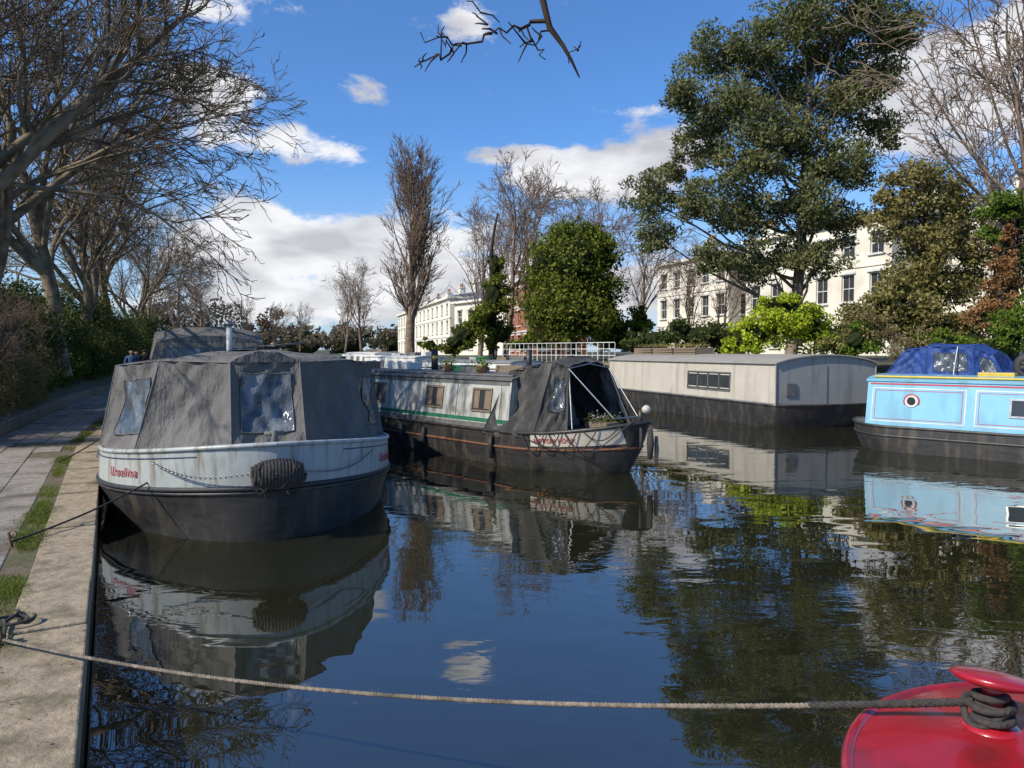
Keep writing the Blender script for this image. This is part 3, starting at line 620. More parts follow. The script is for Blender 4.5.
pp=pp[:60]+np.array([0,0,.04]); V,Q=leaves(pp,.018); obj('flowers',fastmesh('flowers',V,Q,m_flw),b2)
tube('chimney',[(-6.0,.1,1.55),(-6.0,.1,2.05)],.075,m_black,b2,14); rev('chimney_band',[(.078,0),(.08,.03),(.078,.06)],m_yel,b2,(-6.0,.1,1.86))
tube('chimney',[(-2.9,.1,1.55),(-2.9,.1,2.05)],.055,m_black,b2,14)
for i,(s,y,w,h,m) in enumerate([(3.3,.1,.7,.16,m_wood),(4.3,-.1,.5,.12,m_roofg),(5.1,.2,.5,.14,m_green),(7.2,.1,.8,.18,m_white),(8.5,-.1,.6,.2,m_wood)]):
    box('roof_box',(-s,y,1.58+h/2),(w,.35,h),m,b2,(0,0,random.uniform(-.2,.2)),.01)
for s in (3.7,4.8):
    rev('plant_pot',[(.0,0),(.08,0),(.11,.16),(.12,.17),(.0,.15)],m_terra,b2,(-s,-.4,1.57),14)
    pp=np.array([(-s+rng.normal(0,.08),-.4+rng.normal(0,.08),1.78+rng.normal(0,.06)) for i in range(160)]); V,Q=leaves(pp,.03); obj('plants',fastmesh('plants',V,Q,m_ivy),b2)
tubes('roof_pole',[([(-3,.45,1.64),(-8,.5,1.64)],.02)],m_wood,b2,6)
tube('bow_post',[(-.12,0,.85),(-.12,0,1.05)],.035,m_black,b2,10)
rev('bow_lamp',[(0,-.07),(.05,-.06),(.075,0),(.05,.06),(0,.07)],m_cream,b2,(.0,.0,1.08),16,(math.pi/2,0,0))
for i,(x,y,z0,z1,r) in enumerate([(.08,0,.78,.30,.06),(.10,.13,.65,.2,.04),(.02,-.16,.8,.45,.03)]):
    tube('fender',[(x,y,z0),(x+.01,y,(z0+z1)/2),(x,y,z1)],[r*.7,r,r*.7],m_roped if i!=1 else m_rope,b2,10)
for i in range(5):
    s0=.2+.28*i; p=at2(4,s0,-1); q=at2(4,s0+.5,-1); dz=random.uniform(.15,.45)
    tubes('hanging_rope',[([p*(1-t)+q*t+np.array([.0,-.05,-dz*math.sin(math.pi*t)]) for t in np.linspace(0,1,12)],.010)],m_roped,b2,6)
tubes('hanging_cable',[([at2(4,.1,-1)+np.array([.03,-.02,.05]),at2(4,.5,-1)+np.array([.05,-.1,-.35]),at2(4,1.3,-1)+np.array([0,-.06,-.22]),at2(4,2.2,-1)+np.array([0,-.02,.02])],.01)],m_roped,b2,6)
for s0 in (2.6,4.7,5.5,7.7,9.2): p=at2(4,s0,-1); tube('side_fender',[p+np.array([0,-.06,-.08]),p+np.array([0,-.08,-.28]),p+np.array([0,-.06,-.48])],[.035,.05,.035],m_blackrub,b2,10)
# --- grey wide barge
b3=empty('houseboat_barge',(8.52,19.5,0),math.atan2(-.951,.309))
at3,strake3=hull(b3,11,[(-.4,0,1.5,.5,1.0),(0,0,1.62,.2,.7),(.42,.0,1.68,.04,.5),(.60,0,1.68,0,.45)],.42,[m_black,m_black,m_black],m_roofg)
strake3(3,.03,m_black,'gunwale'); 
sp=cabin(b3,.30,10.3,1.64,1.60,.58,1.70,.20,m_cream,M('barge_roof',(0.36,0.33,0.28),(0.3,0.275,0.23),2,.6,.05),.07,m_bgrey)
for side in (-1,1):
    sideplate(b3,'lower_rail',sp,side,.32,10.3,.60,.66,-.002,.02,m_bgrey)
    boatwin(b3,sp,side,2.3,4.6,.86,1.42,m_roofg,m_glass,None,3)
    for b in range(4): sideplate(b3,'inner_sash',sp,side,2.36+b*.57,2.36+b*.57+.45,.93,.96,-.001,.014,m_cream); sideplate(b3,'inner_sash',sp,side,2.36+b*.57,2.36+b*.57+.45,1.33,1.36,-.001,.014,m_cream)
for s in (1.6,5.3,7.6,9.0): sideplate(b3,'panel_joint',sp,-1,s,s+.012,.66,1.66,-.001,.004,m_bgrey)
box('front_hatch',(-.28,-1.15,1.0),(.03,.32,.34),m_roofg,b3,(0,0,0),.005); box('front_door_seam',(-.288,0,1.12),(.012,.014,1.05),m_roofg,b3)
tubes('corner_trim',[([(-.29,y,.6),(-.29,y,1.70)],.02) for y in (-1.63,1.63)],m_bgrey,b3,6)
for i in range(3):
    box('roof_planter',(-6.4-i*1.5,-.3,2.02),(1.35,.7,.26),m_wood,b3,(0,0,.03*i),.015)
    for k in range(3): box('planter_slat',(-6.4-i*1.5,-.665,1.94+k*.085),(1.37,.02,.06),m_wood,b3,(0,0,0))
pp=np.array([(-6.4-rng.uniform(-.6,3.6),-.3+rng.normal(0,.2),2.2+abs(rng.normal(0,.05))) for i in range(900)]); V,Q=leaves(pp,.035); obj('roof_plants',fastmesh('roof_plants',V,Q,m_olive),b3)
# --- light blue boat
b4=empty('narrowboat',(7.6,16.2,0),math.atan2(.72,-.70))
at4,strake4=hull(b4,14,[(-.5,0,.85,.4,1.2),(0,0,.98,.15,1.0),(.28,.04,1.03,.03,.9),(.32,.04,1.03,.02,.9),(.50,.06,1.02,0,.85)],.5,[m_black,m_black,m_blackrub,m_black],m_roofg)
strake4(3,.025,m_black); strake4(4,.028,m_black,'gunwale')
sp=cabin(b4,.5,13,.95,.80,.50,1.42,.08,m_lblue,m_lblue,.03)
for side in (-1,1):
    for s0,s1 in ((.6,2.3),(2.45,4.2),(4.35,6.2),(6.4,8)): sideframe(b4,'coach_line',sp,side,s0,s1,.60,1.28,.018,.005,m_white); 
    for s0,s1 in ((.66,2.24),(2.51,4.14),(4.41,6.14)): sideframe(b4,'coach_line_inner',sp,side,s0,s1,.65,1.23,.010,.004,m_redl)
    sideplate(b4,'top_stripe',sp,side,.55,13,1.34,1.37,-.002,.006,m_redl)
    for s in (1.35,):
        c=sp(s,1.02,side,.0); rev('porthole',[(0,.008),(.08,.008),(.08,.03),(.12,.03),(.125,0)],m_white,b4,c,24,(-side*(math.pi/2-.0),0,0)); rev('porthole_glass',[(0,.014),(.10,.014)],m_glass,b4,c,24,(-side*math.pi/2,0,0)); rev('porthole_rim',[(.12,0),(.12,.012),(.15,.012),(.15,0)],m_redl,b4,c,24,(-side*math.pi/2,0,0))
    boatwin(b4,sp,side,3.0,3.7,.80,1.15,m_steel)
    boatwin(b4,sp,side,4.9,5.7,.80,1.15,m_steel)
    tubes('handrail',[([(-.6,side*.72,1.50),(-13,side*.72,1.50)],.024)],m_redl if side<0 else m_yel,b4,6)
box('cabin_door',(-.485,0,.95),(.03,.62,.75),m_redl,b4,(0,0,0),.01)
for s,h in ((2.6,.10),(3.5,.12)): box('roof_box',(-s,0,1.5+h/2),(.6,.4,h),m_yel if s<3 else m_wood,b4,(0,0,.1),.01)
# --- boat with blue cover
b5=empty('covered_boat',(9.05,18.25,0),math.atan2(.72,-.70))
at5,strake5=hull(b5,9,[(-.5,0,.8,.4,1.2),(0,0,.95,.15,1.0),(.5,.04,1.0,.03,.9),(.85,.06,1.0,0,.85)],.5,[m_black,m_white,m_white],m_roofg); strake5(3,.03,m_white,'gunwale')
sp=cabin(b5,.5,8.6,.9,.8,.85,1.36,.05,m_white,m_white,.03)
canopy(b5,[(.35,.85,1.34,.75,.62,2.0),(1.3,.92,1.36,1.3,.70,2.12),(2.3,.92,1.36,2.2,.72,2.10),(2.9,.9,1.36,2.55,.6,1.93)],m_blue,.08,[('S1',.15,.85,.3,.85),('S2',.2,.8,.3,.8)],m_pvc,m_blue,7,amp=.10)
tubes('cover_straps',[([(-1.9,y,2.12),(-1.9,y*1.35,1.6),(-1.9,y*1.4,1.35)],.012) for y in (-.7,.7)],m_white,b5,5)
rev('spare_wheel',[(.16,-.06),(.25,-.07),(.29,0),(.25,.07),(.16,.06),(.16,-.06)],m_blackrub,b5,(-3.2,.6,1.7),20,(math.pi/2,0,0))
# --- red boat bow close to camera
RBX,RBY=1.61,2.64
b6=empty('red_canal_boat',(RBX,RBY,0),math.radians(90+10))
L6=5
at6,strake6=hull(b6,L6,[(-.4,0,.62,.35,1.3),(.0,0,.75,.16,1.15),(.45,.02,.86,.05,1.05),(.76,.02,.86,.0,1.0)],.46,[m_red,m_red,m_red],m_red,60)
strake6(2,.022,m_black); 
V=[];Fc=[];n=40;mm=24
for i in range(n+1):
    s=.0+2.4*(i/n)**1.8
    h=at6(3,s,1)[1]
    for j in range(mm+1):
        u=-1+2*j/mm; e=1-abs(u)**6; 
        V.append((-s-(.0)+(.012),u*h*1.0,.775+.055*(1-u*u)*min(1,s/.35)+.012*e))
for i in range(n):
    for j in range(mm): a=i*(mm+1)+j; Fc.append((a,a+1,a+mm+2,a+mm+1))
mesh('foredeck',V,Fc,m_red,b6,True)
strake6(3,.020,m_red,'deck_edge')
ring=[(-.62-.22*(1-math.cos(t)), .56*math.sin(t),.0) for t in np.linspace(-1.4,1.4,21)]
tubes('deck_seam',[([(x,y,.842-.05*(y/.86)**2) for x,y,_ in ring]+[(-2.2,.56,.82)],.007)],m_red,b6,6)
dx,dy=-.36,.18
rev('mooring_stud_base',[(0,.0),(.085,0),(.085,.012),(.06,.02),(.035,.03),(.03,.12),(.035,.15),(.0,.15)],m_red,b6,(dx,dy,.825),24)
rev('mooring_stud_cap',[(0,-.018),(.06,-.02),(.105,-.008),(.122,.006),(.105,.018),(.05,.026),(0,.028)],m_red,b6,(dx,dy,.98),28,(.16,0.14,0))
P=[]
for i in range(110):
    t=i/109; a=t*4.6*2*math.pi; rr_=.046+.010*math.sin(t*17); P.append((dx+rr_*math.cos(a),dy+rr_*math.sin(a),.852+.080*t+.008*math.sin(a*.5)))
tubes('wound_rope',[(P,.012)],m_roped,b6,8)
P=[(dx+.065*math.cos(a)+.02,dy+.065*math.sin(a),.87+.03*math.sin(a*2+1)) for a in np.linspace(0,6.3,24)]
tubes('wound_rope_loop',[(P,.011)],m_roped,b6,8)
for (x,y) in ((-.2,-.2),(-.75,.42),(-.6,-.4),(-1.2,.3)): rev('deck_bolt',[(0,.006),(.012,.005),(.014,0)],m_redl,b6,(x,y,.832-.045*(y/.86)**2),10)
P=[]
for i in range(40):
    t=i/39; q=at6(3,.10+.45*t,1); P.append((q[0]+.01,q[1]+.03,.76-.30*math.sin(math.pi*t)))
tubes('fender_rope',[(P,.013)],m_roped,b6,7)
def twisted(name,P,r,mat,strands=3,pitch=.07):
    P=np.array(P); seg=np.linalg.norm(np.diff(P,axis=0),axis=1); S=np.concatenate([[0],np.cumsum(seg)]); n=int(S[-1]/.012); n=min(n,700)
    s=np.linspace(0,S[-1],n); C=np.stack([np.interp(s,S,P[:,k]) for k in range(3)],1)
    T=np.gradient(C,axis=0);T/=np.linalg.norm(T,axis=1)[:,None]; U=np.cross(T,[0,0,1.]);U/=np.linalg.norm(U,axis=1)[:,None];W=np.cross(T,U)
    pol=[]
    for k in range(strands):
        a=s/pitch*2*math.pi+k*2*math.pi/strands; pol.append((C+r*.55*(np.cos(a)[:,None]*U+np.sin(a)[:,None]*W),r*.56))
    return tubes(name,pol,mat,None,6)
stud=Matrix.Translation(Vector((RBX,RBY,0)))@Matrix.Rotation(math.radians(100),4,'Z')@Vector((dx,dy,.90))
A=np.array([-2.9,4.08,.40]); B=np.array(stud)+np.array([-.04,.03,0]); 
def cat(A,B,sag,n=60): return [A*(1-t)+B*t+np.array([0,0,-sag*4*t*(1-t)]) for t in np.linspace(0,1,n)]
C=cat(A,B,.14); k=53
twisted('mooring_rope',C[:k+1],.0095,m_rope,3,.05)
twisted('mooring_rope',C[k:],.013,m_roped,3,.06)
e=empty('mooring_ring'); tube('ring_pin',[(-2.9,4.08,.34),(-2.9,4.08,.46)],.022,m_rust,e,10)
tubes('ring',[([(-2.9+.06*math.cos(a),4.05,.42+.06*math.sin(a)) for a in np.linspace(0,6.3,20)],.009)],m_rust,e,8)
P=[(-3.1+.22*t+.05*math.sin(t*9),4.5-.4*t+.06*math.cos(t*11),.385+.02*abs(math.sin(t*8))) for t in np.linspace(0,1,40)]
tubes('rope_tail',[(P,.010)],m_roped,e,7)
P=[(-3.0+.14*math.cos(t)*(.6+.06*t),4.35+.10*math.sin(t),.385+.004*t) for t in np.linspace(0,7,50)]
tubes('rope_coil',[(P,.010)],m_roped,e,7)
p0=np.array([WX(197,8.9),8.9,WZ(452,8.9)+.02]); p1=np.array([WX(8,6.2),6.2,.40])
twisted('mooring_rope',cat(p1,p0,.09,30),.010,m_roped)
e=empty('mooring_pin'); tube('pin',[(p1[0],p1[1],.33),(p1[0]-.03,p1[1]-.02,.48)],.010,m_rust,e,8); tubes('eye',[([(p1[0]+.03*math.cos(a),p1[1],.46+.03*math.sin(a)) for a in np.linspace(0,6.3,14)],.006)],m_rust,e,6)
p0=np.array([xl(12)+.25,12.3,.85]);p1=np.array([xl(10.8)-.6,10.8,.38]); twisted('mooring_rope',cat(p1,p0,.04,20),.011,m_roped)
# --- distant moored boats
def farboat(name,x,y,ang,L,cab,hullm,zc,zr,covers=None):
    a=math.radians(ang); b=empty(name,(x,y,0),math.atan2(-math.cos(a),math.sin(a)))
    at_,st=hull(b,L,[(-.3,0,.8,.5,2.2),(0,0,1.0,.3,2),(.5,.1,1.05,.05,1.9),(.65,.25,1.04,0,1.8)],.62,[m_black,hullm,hullm],m_roofg,24)
    sp=cabin(b,1.9,L-1.2,.95,.82,.62,zc,.07,cab,zr,.05)
    k=2.3
    while k<L-2.4: boatwin(b,sp,-1,k,k+.7,.95,zc-.18,m_steel,m_glass,m_curtain); k+=1.5
    tube('chimney',[(-L*.4,.1,zc),(-L*.4,.1,zc+.55)],.06,m_black,b,10)
    for i in range(4): box('roof_box',(-2.6-i*1.3,random.uniform(-.3,.3),zc+.14),(random.uniform(.4,.9),.4,random.uniform(.15,.35)),random.choice([m_wood,m_white,m_green,m_roofg,m_wood]),b,(0,0,random.random()),.01)
    return b
farboat('narrowboat',1.6,28.5,30,12,m_white,m_black,1.55,m_bgrey)
farboat('narrowboat',-3.4,37,28,12,m_white,m_black,1.7,m_white)
farboat('cabin_cruiser',-6.8,44,27,10,m_white,m_white,1.9,m_white)
farboat('narrowboat',-11,52,22,13,m_green,m_black,1.6,m_roofg)
farboat('narrowboat',-13.5,36,24,12,m_bgrey,m_black,1.6,m_roofg)
# --- white railing on far quay
e=empty('white_railing'); pol=[]
ra=np.array([WX(503,38),38,1.55]); rb=np.array([WX(615,31.5),31.5,1.55])
for i in range(24):
    p=ra+(rb-ra)*i/23; pol.append(([p,p+np.array([0,0,.85])],.016 if i%4 else .03))
for h in (.3,.58,.86): pol.append(([ra+np.array([0,0,h]),rb+np.array([0,0,h])],.02))
tubes('rails',pol,m_white,e,6)
V=[ra+np.array([0,0,-.02]),rb+np.array([0,0,-.02]),rb+np.array([0,0,-1.0]),ra+np.array([0,0,-1.0])]; mesh('quay_face',V,[(0,1,2,3)],m_stone,e)
# ---------------------------------------------------------------- buildings
def wallface(V,Fc,mi,o,ex,n,W,z0,H,wins,dep=.18):
    ex=np.array(ex,float);n=np.array(n,float);o=np.array(o,float)
    xs=sorted(set([0,W]+[a for w in wins for a in (w[0],w[1])])); zs=sorted(set([z0,z0+H]+[a for w in wins for a in (w[2],w[3])]))
    def P(x,z,d=0): return o+ex*x-n*d+np.array([0,0,z])
    def q(a,b,c,d,m): k=len(V); V.extend([a,b,c,d]); Fc.append((k,k+1,k+2,k+3)); mi.append(m)
    for i in range(len(xs)-1):
        for j in range(len(zs)-1):
            x0,x1,y0,y1=xs[i],xs[i+1],zs[j],zs[j+1]; cx=(x0+x1)/2;cy=(y0+y1)/2
            w=[w for w in wins if w[0]<cx<w[1] and w[2]<cy<w[3]]
            if not w: q(P(x0,y0),P(x1,y0),P(x1,y1),P(x0,y1),0)
    for (x0,x1,y0,y1) in wins:
        q(P(x0,y0,dep),P(x1,y0,dep),P(x1,y1,dep),P(x0,y1,dep),1)
        q(P(x0,y0),P(x0,y0,dep),P(x0,y1,dep),P(x0,y1),0); q(P(x1,y0),P(x1,y0,dep),P(x1,y1,dep),P(x1,y1),0)
        q(P(x0,y0),P(x1,y0),P(x1,y0,dep),P(x0,y0,dep),0); q(P(x0,y1),P(x1,y1),P(x1,y1,dep),P(x0,y1,dep),0)
        t=.06
        for (a,b,c,d) in ((x0,x0+t,y0,y1),(x1-t,x1,y0,y1),(x0+t,x1-t,y0,y0+t),(x0+t,x1-t,y1-t,y1),(x0+t,x1-t,(y0+y1)/2-.03,(y0+y1)/2+.03),((x0+x1)/2-.02,(x0+x1)/2+.02,y0+t,y1-t)):
            q(P(a,c,dep-.04),P(b,c,dep-.04),P(b,d,dep-.04),P(a,d,dep-.04),2)
def house(name,far,near,depth,z0,H,storeys,bays,wall,roofm,roofh=1.6,par=True,chim=2,ww=1.0,eb=3,gable=False):
    far=np.array(far,float);near=np.array(near,float); W=np.linalg.norm(near-far); ex=(near-far)/W
    ang=math.atan2(ex[1],ex[0]); e=empty(name,(far[0],far[1],0),ang)
    V=[];Fc=[];mi=[]
    sh=H/storeys
    def wn(W,b):
        L=[]
        for s in range(storeys):
            for k in range(b):
                c=W*(k+.5)/b; hh=min(sh*.6,1.9) if s<storeys-1 else min(sh*.5,1.4)
                zb=z0+s*sh+sh*.24; L.append((c-ww/2,c+ww/2,zb,zb+hh))
        return L
    w1=wn(W,bays); w2=wn(depth,eb)
    wallface(V,Fc,mi,(0,0,0),(1,0,0),(0,-1,0),W,z0,H,w1)
    wallface(V,Fc,mi,(W,0,0),(0,1,0),(1,0,0),depth,z0,H,w2)
    k=len(V); V+= [(0,0,z0),(0,depth,z0),(0,depth,z0+H),(0,0,z0+H),(W,depth,z0),(W,depth,z0+H)]; Fc+=[(k,k+1,k+2,k+3),(k+1,k+4,k+5,k+2)]; mi+=[0,0]
    mesh('walls_and_windows',V,Fc,[wall,m_glass,m_white],e,False,mi)
    for x0,x1,a,b in w1:
        box('sill',((x0+x1)/2,-.06,a-.06),(x1-x0+.24,.16,.1),m_white,e); box('lintel',((x0+x1)/2,-.05,b+.12),(x1-x0+.3,.12,.16),m_white,e)
    for x0,x1,a,b in w2: box('sill',(W+.06,(x0+x1)/2,a-.06),(.16,x1-x0+.24,.1),m_white,e)
    ov=.35; zt=z0+H
    box('cornice',(W/2,depth/2,zt+.12),(W+2*ov,depth+2*ov,.24),wall if wall!=m_brick else m_white,e)
    for s in range(1,storeys): box('string_course',(W/2,-.03,z0+s*sh),(W+.1,.1,.14),wall if wall!=m_brick else m_white,e)
    V=[(-ov,-ov,zt+.24),(W+ov,-ov,zt+.24),(W+ov,depth+ov,zt+.24),(-ov,depth+ov,zt+.24)]
    ins=0 if gable else depth*.45
    V+=[(ins,depth/2,zt+.24+roofh),(W-ins,depth/2,zt+.24+roofh)]
    mesh('roof',V,[(0,1,5,4),(1,2,5),(2,3,4,5),(3,0,4)],roofm,e)
    for c in range(chim):
        x=W*(.12+.76*c/max(1,chim-1)); box('chimney_stack',(x,depth*.5,zt+roofh+.3),(1.5,.7,2.2),wall,e,(0,0,0)); box('chimney_cap',(x,depth*.5,zt+roofh+1.46),(1.65,.85,.14),wall,e)
        for k in range(4): rev('chimney_pot',[(.13,0),(.11,.45),(.13,.5),(.09,.5)],m_terra,e,(x-.5+k*.33,depth*.5,zt+roofh+1.53),10)
    return e
house('stucco_villa',(19.65,62.4),(24.8,48.6),11,1.6,9.4,3,6,m_stucco,m_slate,1.3,ww=1.15)
house('stucco_villa',(14.9,76),(18.85,64.6),11,1.6,9.0,3,5,m_stucco,m_slate,1.3,ww=1.15)
house('stucco_villa',(26.5,46),(31,34),11,1.6,8.6,3,5,m_stucco,m_slate,1.3,ww=1.15)
house('white_terrace',(-20,130),(-7.2,86),9,1.6,6.6,3,14,m_stucco,m_slate,1.0,chim=5)
house('white_terrace',(-6.5,84),(0.0,74),9,1.6,5.8,2,5,m_stucco,m_slate,1.4,chim=3)
house('brick_house',(-.2,70),(1.5,62),5,1.6,6.6,3,3,m_brick,m_slate,1.6,chim=1,eb=2)
# ---------------------------------------------------------------- people
def person(name,x,y,z,heading,top,trou,hair,h=1.74,ph=0.0,seated=False):
    e=empty(name,(x,y,z),heading); s=h/1.74
    sw=.22*math.cos(ph); 
    J=[((0,0,.96),.125),((0,0,1.12),.12),((0,0,1.30),.145),((0,0,1.43),.11),((0,0,1.50),.055),((0.01,0,1.56),.055),((.01,0,1.63),.088),((.005,0,1.70),.075)]
    E=[(i,i+1) for i in range(7)]
    def chain(root,pts):
        k=root
        for p,r in pts: J.append((p,r)); E.append((k,len(J)-1)); k=len(J)-1
    for sd in (-1,1):
        f=sd*sw
        chain(0,[((.0,sd*.10,.90),.095),((f*.6+.03,sd*.10,.50),.062),((f*1.2-.02 if f>0 else f*1.3,sd*.10,.10),.045),((f*1.2+.12 if f>0 else f*1.3+.12,sd*.11,.045),.038)])
        g=-f
        chain(3,[((0,sd*.19,1.41),.062),((g*.4-.02,sd*.235,1.14),.047),((g*.9+.06,sd*.23,.90),.036),((g*1.0+.09,sd*.225,.81),.034)])
    me=bpy.data.meshes.new('figure'); me.from_pydata([tuple(a*s for a in j[0]) for j in J],E,[]); o=bpy.data.objects.new('figure',me); link(o)
    o.modifiers.new('s','SKIN'); o.modifiers.new('u','SUBSURF').levels=2
    for i,v in enumerate(me.skin_vertices[0].data): v.radius=(J[i][1]*s,)*2; v.use_root=(i==0)
    dg=bpy.context.evaluated_depsgraph_get(); dg.update(); m2=bpy.data.meshes.new_from_object(o.evaluated_get(dg)); bpy.data.objects.remove(o)
    m2.materials.clear()
    for m in (top,trou,m_skin,hair,m_black): m2.materials.append(m)
    for p in m2.polygons:
        c=p.center/s; p.use_smooth=True
        if c.z>1.50: p.material_index=3 if (c.z>1.66 or (c.x<-.02 and c.z>1.56)) else 2
        elif c.z<.09: p.material_index=4
        elif abs(c.y)>.17 and c.z<.87: p.material_index=2
        elif c.z<.93 and abs(c.y)<.19: p.material_index=1
        else: p.material_index=0
    o=bpy.data.objects.new('body',m2); link(o,e)
    rev('nose',[(0,.03),(.012,.01),(.016,0)],m_skin,e,(.095*s,0,1.625*s),8,(0,math.pi/2,0))
    for sd in (-1,1):
        rev('eye',[(0,.006),(.008,.004),(.01,0)],m_black,e,(.092*s,sd*.032*s,1.65*s),8,(0,math.pi/2,0)); rev('ear',[(0,.014),(.02,.01),(.024,0)],m_skin,e,(.0,sd*.084*s,1.63*s),8,(-sd*math.pi/2,0,0))
    return e
m_skin=M('skin',(0.48,0.28,0.19),None,8,.6)
m_h1=M('hair_brown',(0.05,0.03,0.02),None,8,.7); m_j1=M('jacket_blue',(0.04,0.09,0.22),None,8,.8); m_j2=M('jacket_black',(0.02,0.02,0.022),None,8,.8); m_t1=M('trousers_dark',(0.03,0.035,0.05),None,8,.8)
toward=-math.pi/2+.45
person('person',WX(132,28),28,.37,toward,m_j1,m_t1,m_h1)
person('person',WX(145,33),33,.37,toward+math.pi,m_j2,m_t1,m_h1,1.8,ph=2)
person('person',WX(137,36),36,.37,toward,m_j2,m_t1,m_h1,1.7,ph=1)
q=b1.location+Matrix.Rotation(b1.rotation_euler.z,3,'Z')@Vector((-14.6,1.68,0))
person('person',q.x+.15,q.y,.62,toward,m_j2,m_t1,m_h1,1.72)
# ---------------------------------------------------------------- light, sky, camera
sun_h=math.atan2(-0.84,-0.54); el=math.radians(39)
sd=Vector((math.sin(sun_h)*math.cos(el),math.cos(sun_h)*math.cos(el),math.sin(el)))
ld=bpy.data.lights.new('sun','SUN'); ld.energy=5.0; ld.angle=math.radians(.5); ld.color=(1,.93,.81)
lo=bpy.data.objects.new('sun',ld); lo.rotation_euler=sd.to_track_quat('Z','Y').to_euler(); link(lo)
w=bpy.data.worlds.new('World'); sc.world=w; w.use_nodes=True; N=w.node_tree.nodes; Lk=w.node_tree.links
bg=N['Background']; bg.inputs['Strength'].default_value=0.14
sky=N.new('ShaderNodeTexSky'); sky.sky_type='NISHITA'; sky.sun_disc=False; sky.sun_elevation=el; sky.sun_rotation=sun_h%(2*math.pi); sky.air_density=1.0; sky.dust_density=.5; sky.ozone_density=2.0
tint=N.new('ShaderNodeMix'); tint.data_type='RGBA'; tint.blend_type='MULTIPLY'; tint.inputs[0].default_value=1; tint.inputs[7].default_value=(.56,.90,1.30,1); Lk.new(sky.outputs[0],tint.inputs[6])
tc=N.new('ShaderNodeTexCoord')
def math_(op,a,b=None,c=None):
    n=N.new('ShaderNodeMath'); n.operation=op
    for i,v in enumerate((a,b,c)):
        if v is None: continue
        if isinstance(v,(int,float)): n.inputs[i].default_value=v
        else: Lk.new(v,n.inputs[i])
    return n.outputs[0]
blobs=[(275,245,130,52,1.2),(390,260,160,60,1.1),(300,300,170,40,1.1),(275,142,90,26,1.0),(215,100,60,36,.85),(600,180,130,32,1.15),(510,158,70,14,.85),(655,160,70,34,1.1),(930,105,100,95,1.25),(1010,60,80,70,1.0),(440,36,54,28,.74),(372,95,36,16,.55),(650,118,34,11,.5),(500,285,340,44,1.05),(240,15,70,24,.8)]
acc=None
for px,py,rx,ry,amp in blobs:
    v=Vector(((px-512)/F,1,(HZ-py)/F)); l=v.length; v.normalize()
    s=N.new('ShaderNodeVectorMath'); s.operation='SUBTRACT'; Lk.new(tc.outputs['Generated'],s.inputs[0]); s.inputs[1].default_value=v
    mu=N.new('ShaderNodeVectorMath'); mu.operation='MULTIPLY'; Lk.new(s.outputs[0],mu.inputs[0]); k=l*F; mu.inputs[1].default_value=(k/rx,k/rx,k/ry)
    ln=N.new('ShaderNodeVectorMath'); ln.operation='LENGTH'; Lk.new(mu.outputs[0],ln.inputs[0])
    mr=N.new('ShaderNodeMapRange'); mr.interpolation_type='SMOOTHSTEP'; Lk.new(ln.outputs['Value'],mr.inputs[0]); mr.inputs[1].default_value=0.2; mr.inputs[2].default_value=1.35; mr.inputs[3].default_value=amp; mr.inputs[4].default_value=0
    acc=mr.outputs[0] if acc is None else math_('MAXIMUM',acc,mr.outputs[0])
mp=N.new('ShaderNodeMapping'); mp.inputs['Scale'].default_value=(1,1,1.9); Lk.new(tc.outputs['Generated'],mp.inputs[0])
n1=N.new('ShaderNodeTexNoise'); n1.inputs['Scale'].default_value=9; n1.inputs['Detail'].default_value=6; n1.inputs['Roughness'].default_value=.64; n1.inputs['Distortion'].default_value=.25; Lk.new(mp.outputs[0],n1.inputs['Vector'])
n2=N.new('ShaderNodeTexNoise'); n2.inputs['Scale'].default_value=9; n2.inputs['Detail'].default_value=4; 
mp2=N.new('ShaderNodeMapping'); mp2.inputs['Scale'].default_value=(1,1,2.6); mp2.inputs['Location'].default_value=(.03,0,.09); Lk.new(tc.outputs['Generated'],mp2.inputs[0]); Lk.new(mp2.outputs[0],n2.inputs['Vector'])
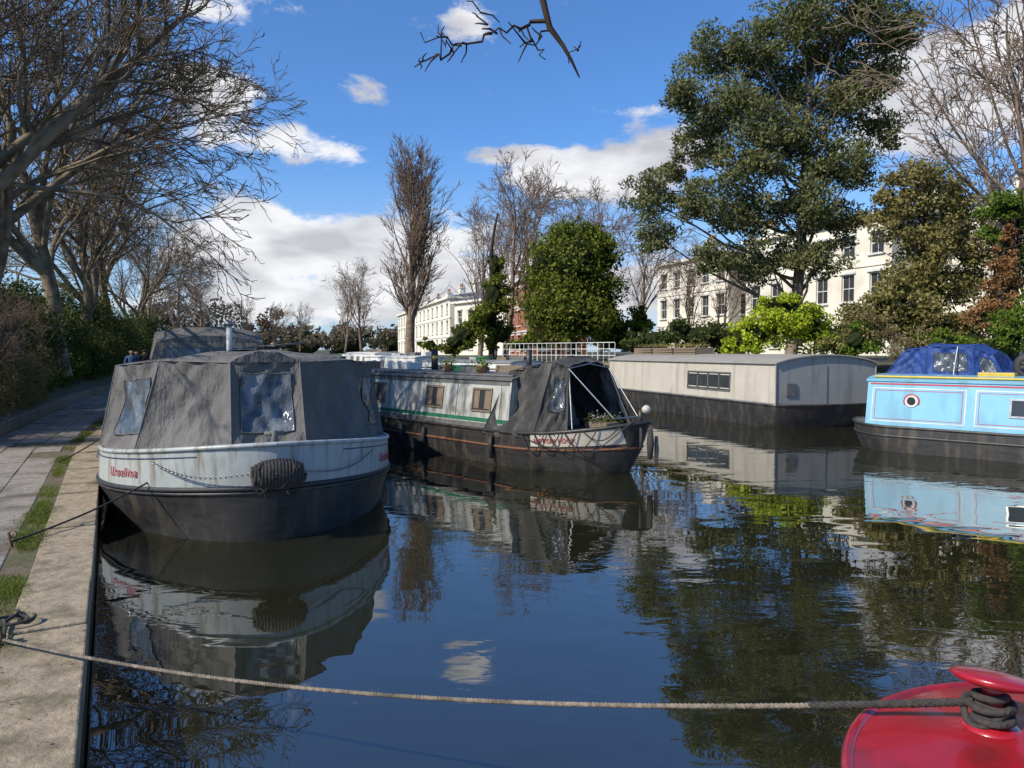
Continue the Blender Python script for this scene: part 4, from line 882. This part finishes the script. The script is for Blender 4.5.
val=math_('ADD',math_('MULTIPLY',acc,.82),math_('MULTIPLY',math_('SUBTRACT',n1.outputs['Fac'],.5),2.3))
mr=N.new('ShaderNodeMapRange'); mr.interpolation_type='SMOOTHSTEP'; Lk.new(val,mr.inputs[0]); mr.inputs[1].default_value=.30; mr.inputs[2].default_value=.70
den=mr.outputs[0]
shade=N.new('ShaderNodeMapRange'); Lk.new(n2.outputs['Fac'],shade.inputs[0]); shade.inputs[1].default_value=.38; shade.inputs[2].default_value=.64; shade.inputs[3].default_value=7.0; shade.inputs[4].default_value=4.2
cc=N.new('ShaderNodeCombineXYZ'); Lk.new(math_('MULTIPLY',shade.outputs[0],.99),cc.inputs[0]); Lk.new(math_('MULTIPLY',shade.outputs[0],.99),cc.inputs[1]); Lk.new(math_('ADD',math_('MULTIPLY',shade.outputs[0],.93),.5),cc.inputs[2])
sx=N.new('ShaderNodeSeparateXYZ'); Lk.new(tc.outputs['Generated'],sx.inputs[0])
hz=N.new('ShaderNodeMapRange'); hz.interpolation_type='SMOOTHSTEP'; Lk.new(sx.outputs[2],hz.inputs[0]); hz.inputs[1].default_value=0.0; hz.inputs[2].default_value=.28; hz.inputs[3].default_value=.62; hz.inputs[4].default_value=0
hm=N.new('ShaderNodeMix'); hm.data_type='RGBA'; Lk.new(hz.outputs[0],hm.inputs[0]); Lk.new(tint.outputs[2],hm.inputs[6]); hm.inputs[7].default_value=(3.8,4.7,5.8,1)
mx=N.new('ShaderNodeMix'); mx.data_type='RGBA'; Lk.new(math_('MULTIPLY',den,.95),mx.inputs[0]); Lk.new(hm.outputs[2],mx.inputs[6]); Lk.new(cc.outputs[0],mx.inputs[7]); Lk.new(mx.outputs[2],bg.inputs['Color'])
cd=bpy.data.cameras.new('camera'); cd.lens=26; cd.sensor_width=36; cd.clip_end=8000; cd.clip_start=.05
co=bpy.data.objects.new('camera',cd); co.location=(0,0,CH); co.rotation_euler=(math.radians(90-2.48),0,0); link(co); sc.camera=co
print('tris approx',sum(len(o.data.polygons) for o in bpy.data.objects if o.type=='MESH'))
